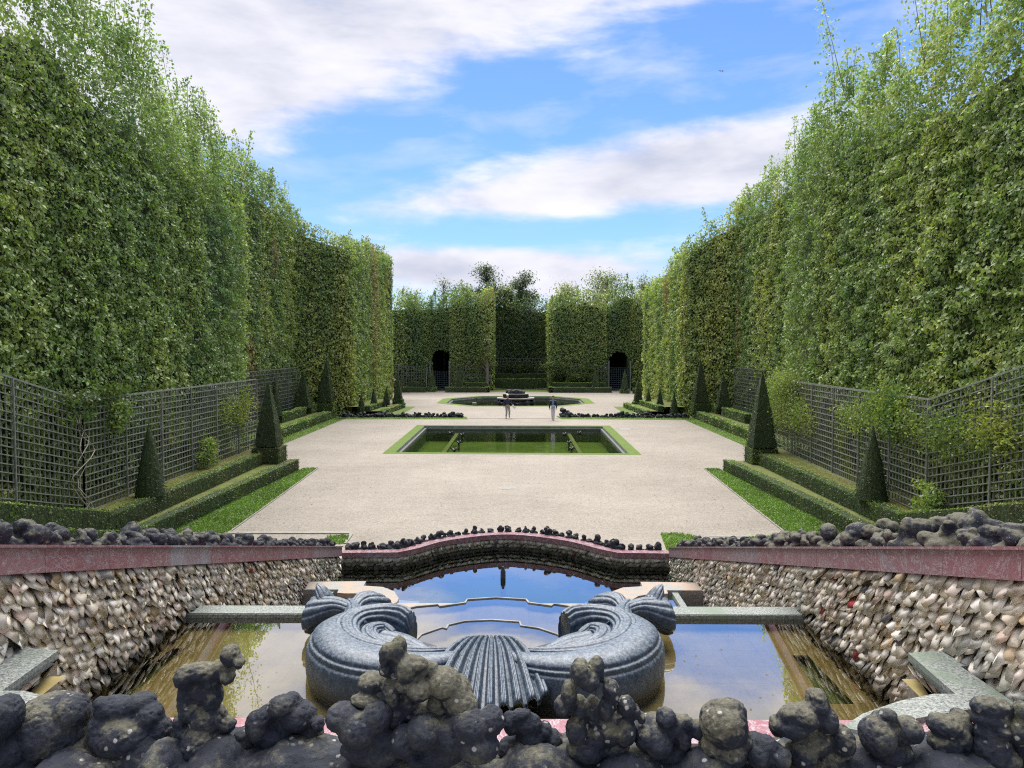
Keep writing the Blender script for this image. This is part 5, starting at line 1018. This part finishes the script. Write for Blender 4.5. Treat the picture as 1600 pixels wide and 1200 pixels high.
for lb, px, py, wd in (('dark square fitting at the left side of the far pool', 733, 623, .45), ('dark square fitting beside the first on the far pool edge', 742, 623, .45), ('small pale block in the far pool', 741, 631, .4)):
    p = at_z(px, py, -.2); bm = bmesh.new(); bbox(bm, (p.x - wd / 2, p.y - .2, p.z - .35), (p.x + wd / 2, p.y + .2, p.z + .12)); bmesh.ops.bevel(bm, geom=bm.edges[:], offset=.03, segments=1, affect='EDGES'); o = from_bm('pool_fitting', bm, M_dark if 'dark' in lb else M_kerb); tag(o, lb, 'pool fitting')
# kerbs and slabs on the gravel
def slab(name, label, pts, z0, z1, m=M_kerb, cat='kerb'): bm = bmesh.new(); prism(bm, pts, z0, z1); tag(from_bm(name, bm, m), label, cat)
slab('kerb', 'thin pale kerb line ending in a rounded corner at the lower left of the gravel', pxw([(352, 832), (548, 831), (552, 835), (541, 850), (537, 850), (546, 834.5), (352, 834.5)], 0), -.05, .03)
slab('kerb', 'thin pale kerb line crossing the gravel between the two rock rows', [(-3.3, 55.9), (3.3, 55.9), (3.3, 56.05), (-3.3, 56.05)], -.05, .02)
slab('kerb', 'faint pale kerb line at the lower right of the gravel', pxw([(1108, 836), (1232, 837), (1236, 840), (1108, 839)], 0), -.05, .012)
slab('drain_cover', 'small white slab set in the gravel before the square pool', pxw([(786, 760), (803, 759), (807, 764), (783, 765)], 0), -.05, .008, M_kerb, 'drain cover')
slab('drain_cover', 'flat pale plate right of the square pool', pxw([(966, 669), (986, 669), (984, 672), (970, 672)], 0), -.05, .01, M_kerb, 'drain cover')
for s_, pts in ((-1, None), (1, None)):
    c = [(s_ * 8.3, 32.8), (s_ * 8.0, 26), (s_ * 7.75, 19.8)]; bm = bmesh.new()
    for a, b in zip(c[:-1], c[1:]): bar(bm, (*a, .012), (*b, .012), .05, .04)
    tag(from_bm('lawn_edging', bm, M_kerb), f'thin pale edging between the gravel and the near {SD[s_]} lawn strip', 'edging')

# ------------------------------------------------------------------ fallen leaves
n = 2600; P = np.stack([rng.uniform(-9, 9, n), rng.uniform(20, 56, n), np.full(n, .012)], 1); P = P[(rng.random(n) < .15 + .5 * (np.abs(P[:, 0]) > 6.5))]
bad = (np.abs(P[:, 0] - cx) < 7) & (np.abs(P[:, 1] - cy) < 7.4); P = P[~bad & ~((P[:, 1] < 21.3) & (np.abs(P[:, 0]) < 4.5))]
k = rng.random(len(P))[:, None]; leafc = np.array([.20, .14, .06]) * k + np.array([.10, .07, .04]) * (1 - k)
tag(leaf_mesh('fallen_leaves', P, np.tile([0, 0, 3.], (len(P), 1)), .06, leafc, None, jitter=.25), 'scattered dry fallen leaves on the gravel', 'fallen leaves', kind='stuff')
n = 1500; P = np.concatenate([np.stack([s * rng.uniform(10.35, 10.95, n), rng.uniform(19.8, 32, n), np.full(n, .915)], 1) for s in (-1, 1)])
k = rng.random(len(P))[:, None]; tag(leaf_mesh('fallen_leaves', P, np.tile([0, 0, 3.], (len(P), 1)), .06, np.array([.30, .22, .08]) * k + np.array([.14, .16, .04]) * (1 - k), None, jitter=.3), 'scattered dry leaves on the mossy beds below the trellises', 'fallen leaves', kind='stuff')

n = 420; P = np.stack([rng.uniform(-3.9, 3.9, n), rng.uniform(5.6, 9.6, n), np.full(n, 1.704)], 1); P = P[(np.abs(P[:, 0]) > 2.1) & (rng.random(n) < .25 + .75 * (np.abs(P[:, 0]) > 3.3))]
P2 = np.stack([rng.uniform(-3.9, 3.9, 90), rng.uniform(15.6, 18.6, 90), np.full(90, -.315)], 1); P = np.concatenate([P, P2]); k = rng.random(len(P))[:, None]
tag(leaf_mesh('fallen_leaves', P, np.tile([0, 0, 5.], (len(P), 1)), .035, np.array([.16, .11, .04]) * k + np.array([.05, .045, .02]) * (1 - k), None, jitter=.15), 'small dead leaves floating on the basin water', 'fallen leaves', kind='stuff')
# ------------------------------------------------------------------ people
def skin_obj(name, verts, edges, radii, m, parent, sub=1):
    me = bpy.data.meshes.new(name); me.from_pydata(verts, edges, []); o = bpy.data.objects.new(name, me); C.objects.link(o); md = o.modifiers.new('skin', 'SKIN'); md.use_smooth_shade = True
    for i, r_ in enumerate(radii): me.skin_vertices[0].data[i].radius = (r_, r_) if isinstance(r_, (int, float)) else r_
    me.skin_vertices[0].data[0].use_root = True; sb = o.modifiers.new('sub', 'SUBSURF'); sb.levels = sb.render_levels = sub
    dg = bpy.context.evaluated_depsgraph_get(); dg.update(); me2 = bpy.data.meshes.new_from_object(o.evaluated_get(dg)); bpy.data.objects.remove(o); me2.name = name; me2.materials.clear(); me2.materials.append(m)
    o = bpy.data.objects.new(name, me2); link(o, parent); return o
def person(label, x, y, heading, J, topc, legc, shoec, hairc, cap=None, bag=None, held=None, inner=None):
    t = thing('person', label, 'person', 'two visitors walking on the gravel', (x, y, 0)); t.rotation_euler = (0, 0, heading)
    sk = plain('skin_tone', (.42, .24, .16)); 
    V = [(0, 0, .95), (0, .0, 1.15), (0, .01, 1.36), (0, .01, 1.47), (0, -.01, 1.58), (0, -.01, 1.68), (0, 0, 1.74)]; E = [(i, i + 1) for i in range(6)]; Rr = [.09, .08, .075, .055, (.075, .09), (.075, .09), .05]
    def chain(root, pts, rs):
        i0 = root
        for p, r_ in zip(pts, rs): V.append(p); Rr.append(r_); E.append((i0, len(V) - 1)); i0 = len(V) - 1
        return i0
    for sd_, (hip, kn, an, toe) in J['legs'].items(): chain(0, (hip, kn, an, toe), (.085, .06, .04, .035))
    for sd_, (sh, el, wr) in J['arms'].items():
        i = chain(2, (sh, el, wr), (.055, .042, .028)); w = Vector(wr); d = (w - Vector(el)).normalized(); pi = chain(i, (tuple(w + d * .06),), ((.035, .018),))
        for f in range(4): b = w + d * .09 + Vector((0, (f - 1.5) * .018, 0)); chain(pi, (tuple(b), tuple(b + d * (.035 + .006 * (f in (1, 2))) + Vector((0, -.012, 0)))), (.009, .008))
        chain(i, (tuple(w + d * .05 + Vector((0, -.045, 0))),), (.010,))
    skin_obj('body', V, E, Rr, sk, t)
    a = J['arms']; l = J['legs']
    V2 = [(0, 0, .98), (0, 0, 1.18), (0, .01, 1.38), (0, .01, 1.45)]; E2 = [(0, 1), (1, 2), (2, 3)]; R2 = [(.165, .12), (.165, .125), (.19, .13), .075]
    for sh, el, wr in a.values(): n0 = len(V2); V2 += [sh, el, tuple(Vector(wr) * .92 + Vector(el) * .08)]; E2 += [(2, n0), (n0, n0 + 1), (n0 + 1, n0 + 2)]; R2 += [.078, .06, .045]
    skin_obj('jacket', V2, E2, R2, plain('top_cloth', topc), t)
    V3 = [(0, 0, .97)]; E3 = []; R3 = [(.155, .115)]
    for hip, kn, an, toe in l.values(): n0 = len(V3); V3 += [hip, kn, tuple(Vector(an) + Vector((0, 0, .03)))]; E3 += [(0, n0), (n0, n0 + 1), (n0 + 1, n0 + 2)]; R3 += [.105, .078, .062]
    skin_obj('trousers', V3, E3, R3, plain('leg_cloth', legc), t)
    for hip, kn, an, toe in l.values(): skin_obj('shoe', [tuple(Vector(an) + Vector((0, .05, -.04))), tuple(Vector(an) + Vector((0, -.03, -.03))), tuple(Vector(toe) + Vector((0, 0, 0)))], [(0, 1), (1, 2)], [.042, .05, .038], plain('shoe_leather', shoec), t)
    def ball(name, c, r, m): bm = bmesh.new(); bmesh.ops.create_icosphere(bm, subdivisions=3, radius=1, matrix=Matrix.Translation(c) @ Matrix.Diagonal((*r, 1))); o = from_bm(name, bm, m, None, True); o.parent = t; return o
    ball('hair', (0, .025, 1.70), (.088, .095, .085), plain('hair_tone', hairc)); ball('nose', (0, -.105, 1.62), (.014, .02, .02), sk)
    for k in (-1, 1): ball('eye', (k * .03, -.092, 1.65), (.012, .01, .008), M_dark)
    ball('mouth', (0, -.09, 1.575), (.022, .01, .006), plain('lips', (.3, .1, .08)))
    if cap: ball('cap', (0, 0, 1.74), (.10, .115, .06), plain('cap_cloth', cap)); setattr(ball('cap_brim', (0, -.10, 1.715), (.07, .07, .012), plain('cap_cloth', cap)), 'parent', [c for c in t.children if c.name.startswith('cap')][0])
    if inner: ball('shirt_front', (0, -.10, 1.24), (.06, .055, .22), plain('shirt_cloth', inner))
    if bag: bm = bmesh.new(); bbox(bm, (-.13, -.24, .93), (.15, -.15, 1.12)); bmesh.ops.bevel(bm, geom=bm.edges[:], offset=.025, segments=2, affect='EDGES'); o = from_bm('bag', bm, plain('bag_cloth', bag), None); o.parent = t
    return t
pA = at_z(793, 654, 0); pB = at_z(864, 657, 0)
person('person in navy sweater, grey trousers and pale cap striding with a white sheet', pA.x, pA.y, .15, dict(
    legs=dict(a=((-.09, 0, .88), (-.07, -.06, .48), (-.10, .05, .09), (-.10, -.12, .045)), b=((.09, 0, .88), (.12, -.16, .50), (.15, .16, .16), (.15, .02, .06))),
    arms=dict(a=((-.19, 0, 1.38), (-.26, .06, 1.10), (-.27, -.06, .88)), b=((.19, 0, 1.38), (.28, .02, 1.12), (.36, -.14, .96)))), (.012, .022, .055), (.30, .30, .29), (.03, .02, .02), (.35, .3, .25), cap=(.62, .60, .55))
bm = bmesh.new(); bbox(bm, (-.02, -.012, -.16), (.02, .012, .16)); bmesh.ops.scale(bm, vec=(4, 1, 1), verts=bm.verts); o = from_bm('paper_sheet', bm, plain('paper', (.8, .8, .8))); o.location = (pA.x + .46, pA.y - .2, .88); o.rotation_euler = (0, R(-45), 0); tag(o, 'folded white paper held by the walking person in navy', 'paper')
person('person in open navy jacket over blue shirt, pale trousers, light blue bag', pB.x, pB.y, 0, dict(
    legs=dict(a=((-.09, 0, .88), (-.06, -.10, .48), (-.05, .10, .12), (-.05, -.05, .05)), b=((.09, 0, .88), (.06, -.06, .47), (.05, -.08, .08), (.05, -.24, .045))),
    arms=dict(a=((-.19, 0, 1.38), (-.25, .02, 1.10), (-.26, -.06, .86)), b=((.19, 0, 1.38), (.24, .02, 1.10), (.26, -.06, .86)))), (.010, .02, .05), (.66, .64, .72), (.45, .43, .42), (.03, .02, .015), bag=(.30, .42, .62), inner=(.13, .24, .5))
# bird high in the sky
p = at_d(1128, 111, 60); t = thing('bird', 'small dark bird flying high in the blue sky', 'bird', None, tuple(p)); V = [(-.28, 0, 0), (-.15, -.04, .06), (0, -.06, .03), (.12, 0, .0), (0, .06, .03), (0, 0, -.03)]
skin_obj('body', [(0, 0, 0), (.12, 0, .01), (-.14, 0, .02), (-.26, 0, .03)], [(0, 1), (0, 2), (2, 3)], [.05, .035, .03, .015], M_dark, t)
for q_ in (-1, 1):
    u = [(.05, 0, .02), (-.07, 0, .02), (-.02 - .05, q_ * .22, -.08 if q_ < 0 else .06), (-.12, q_ * .42, -.26 if q_ < 0 else .03)]; w_ = [(*v[:2], v[2] + .012) for v in u]
    from_np('wing', u + w_, [(0, 1, 2), (1, 3, 2), (4, 6, 5), (5, 6, 7), (0, 2, 6, 4), (2, 3, 7, 6), (3, 1, 5, 7), (1, 0, 4, 5)], M_dark, t).location = (0, 0, 0)
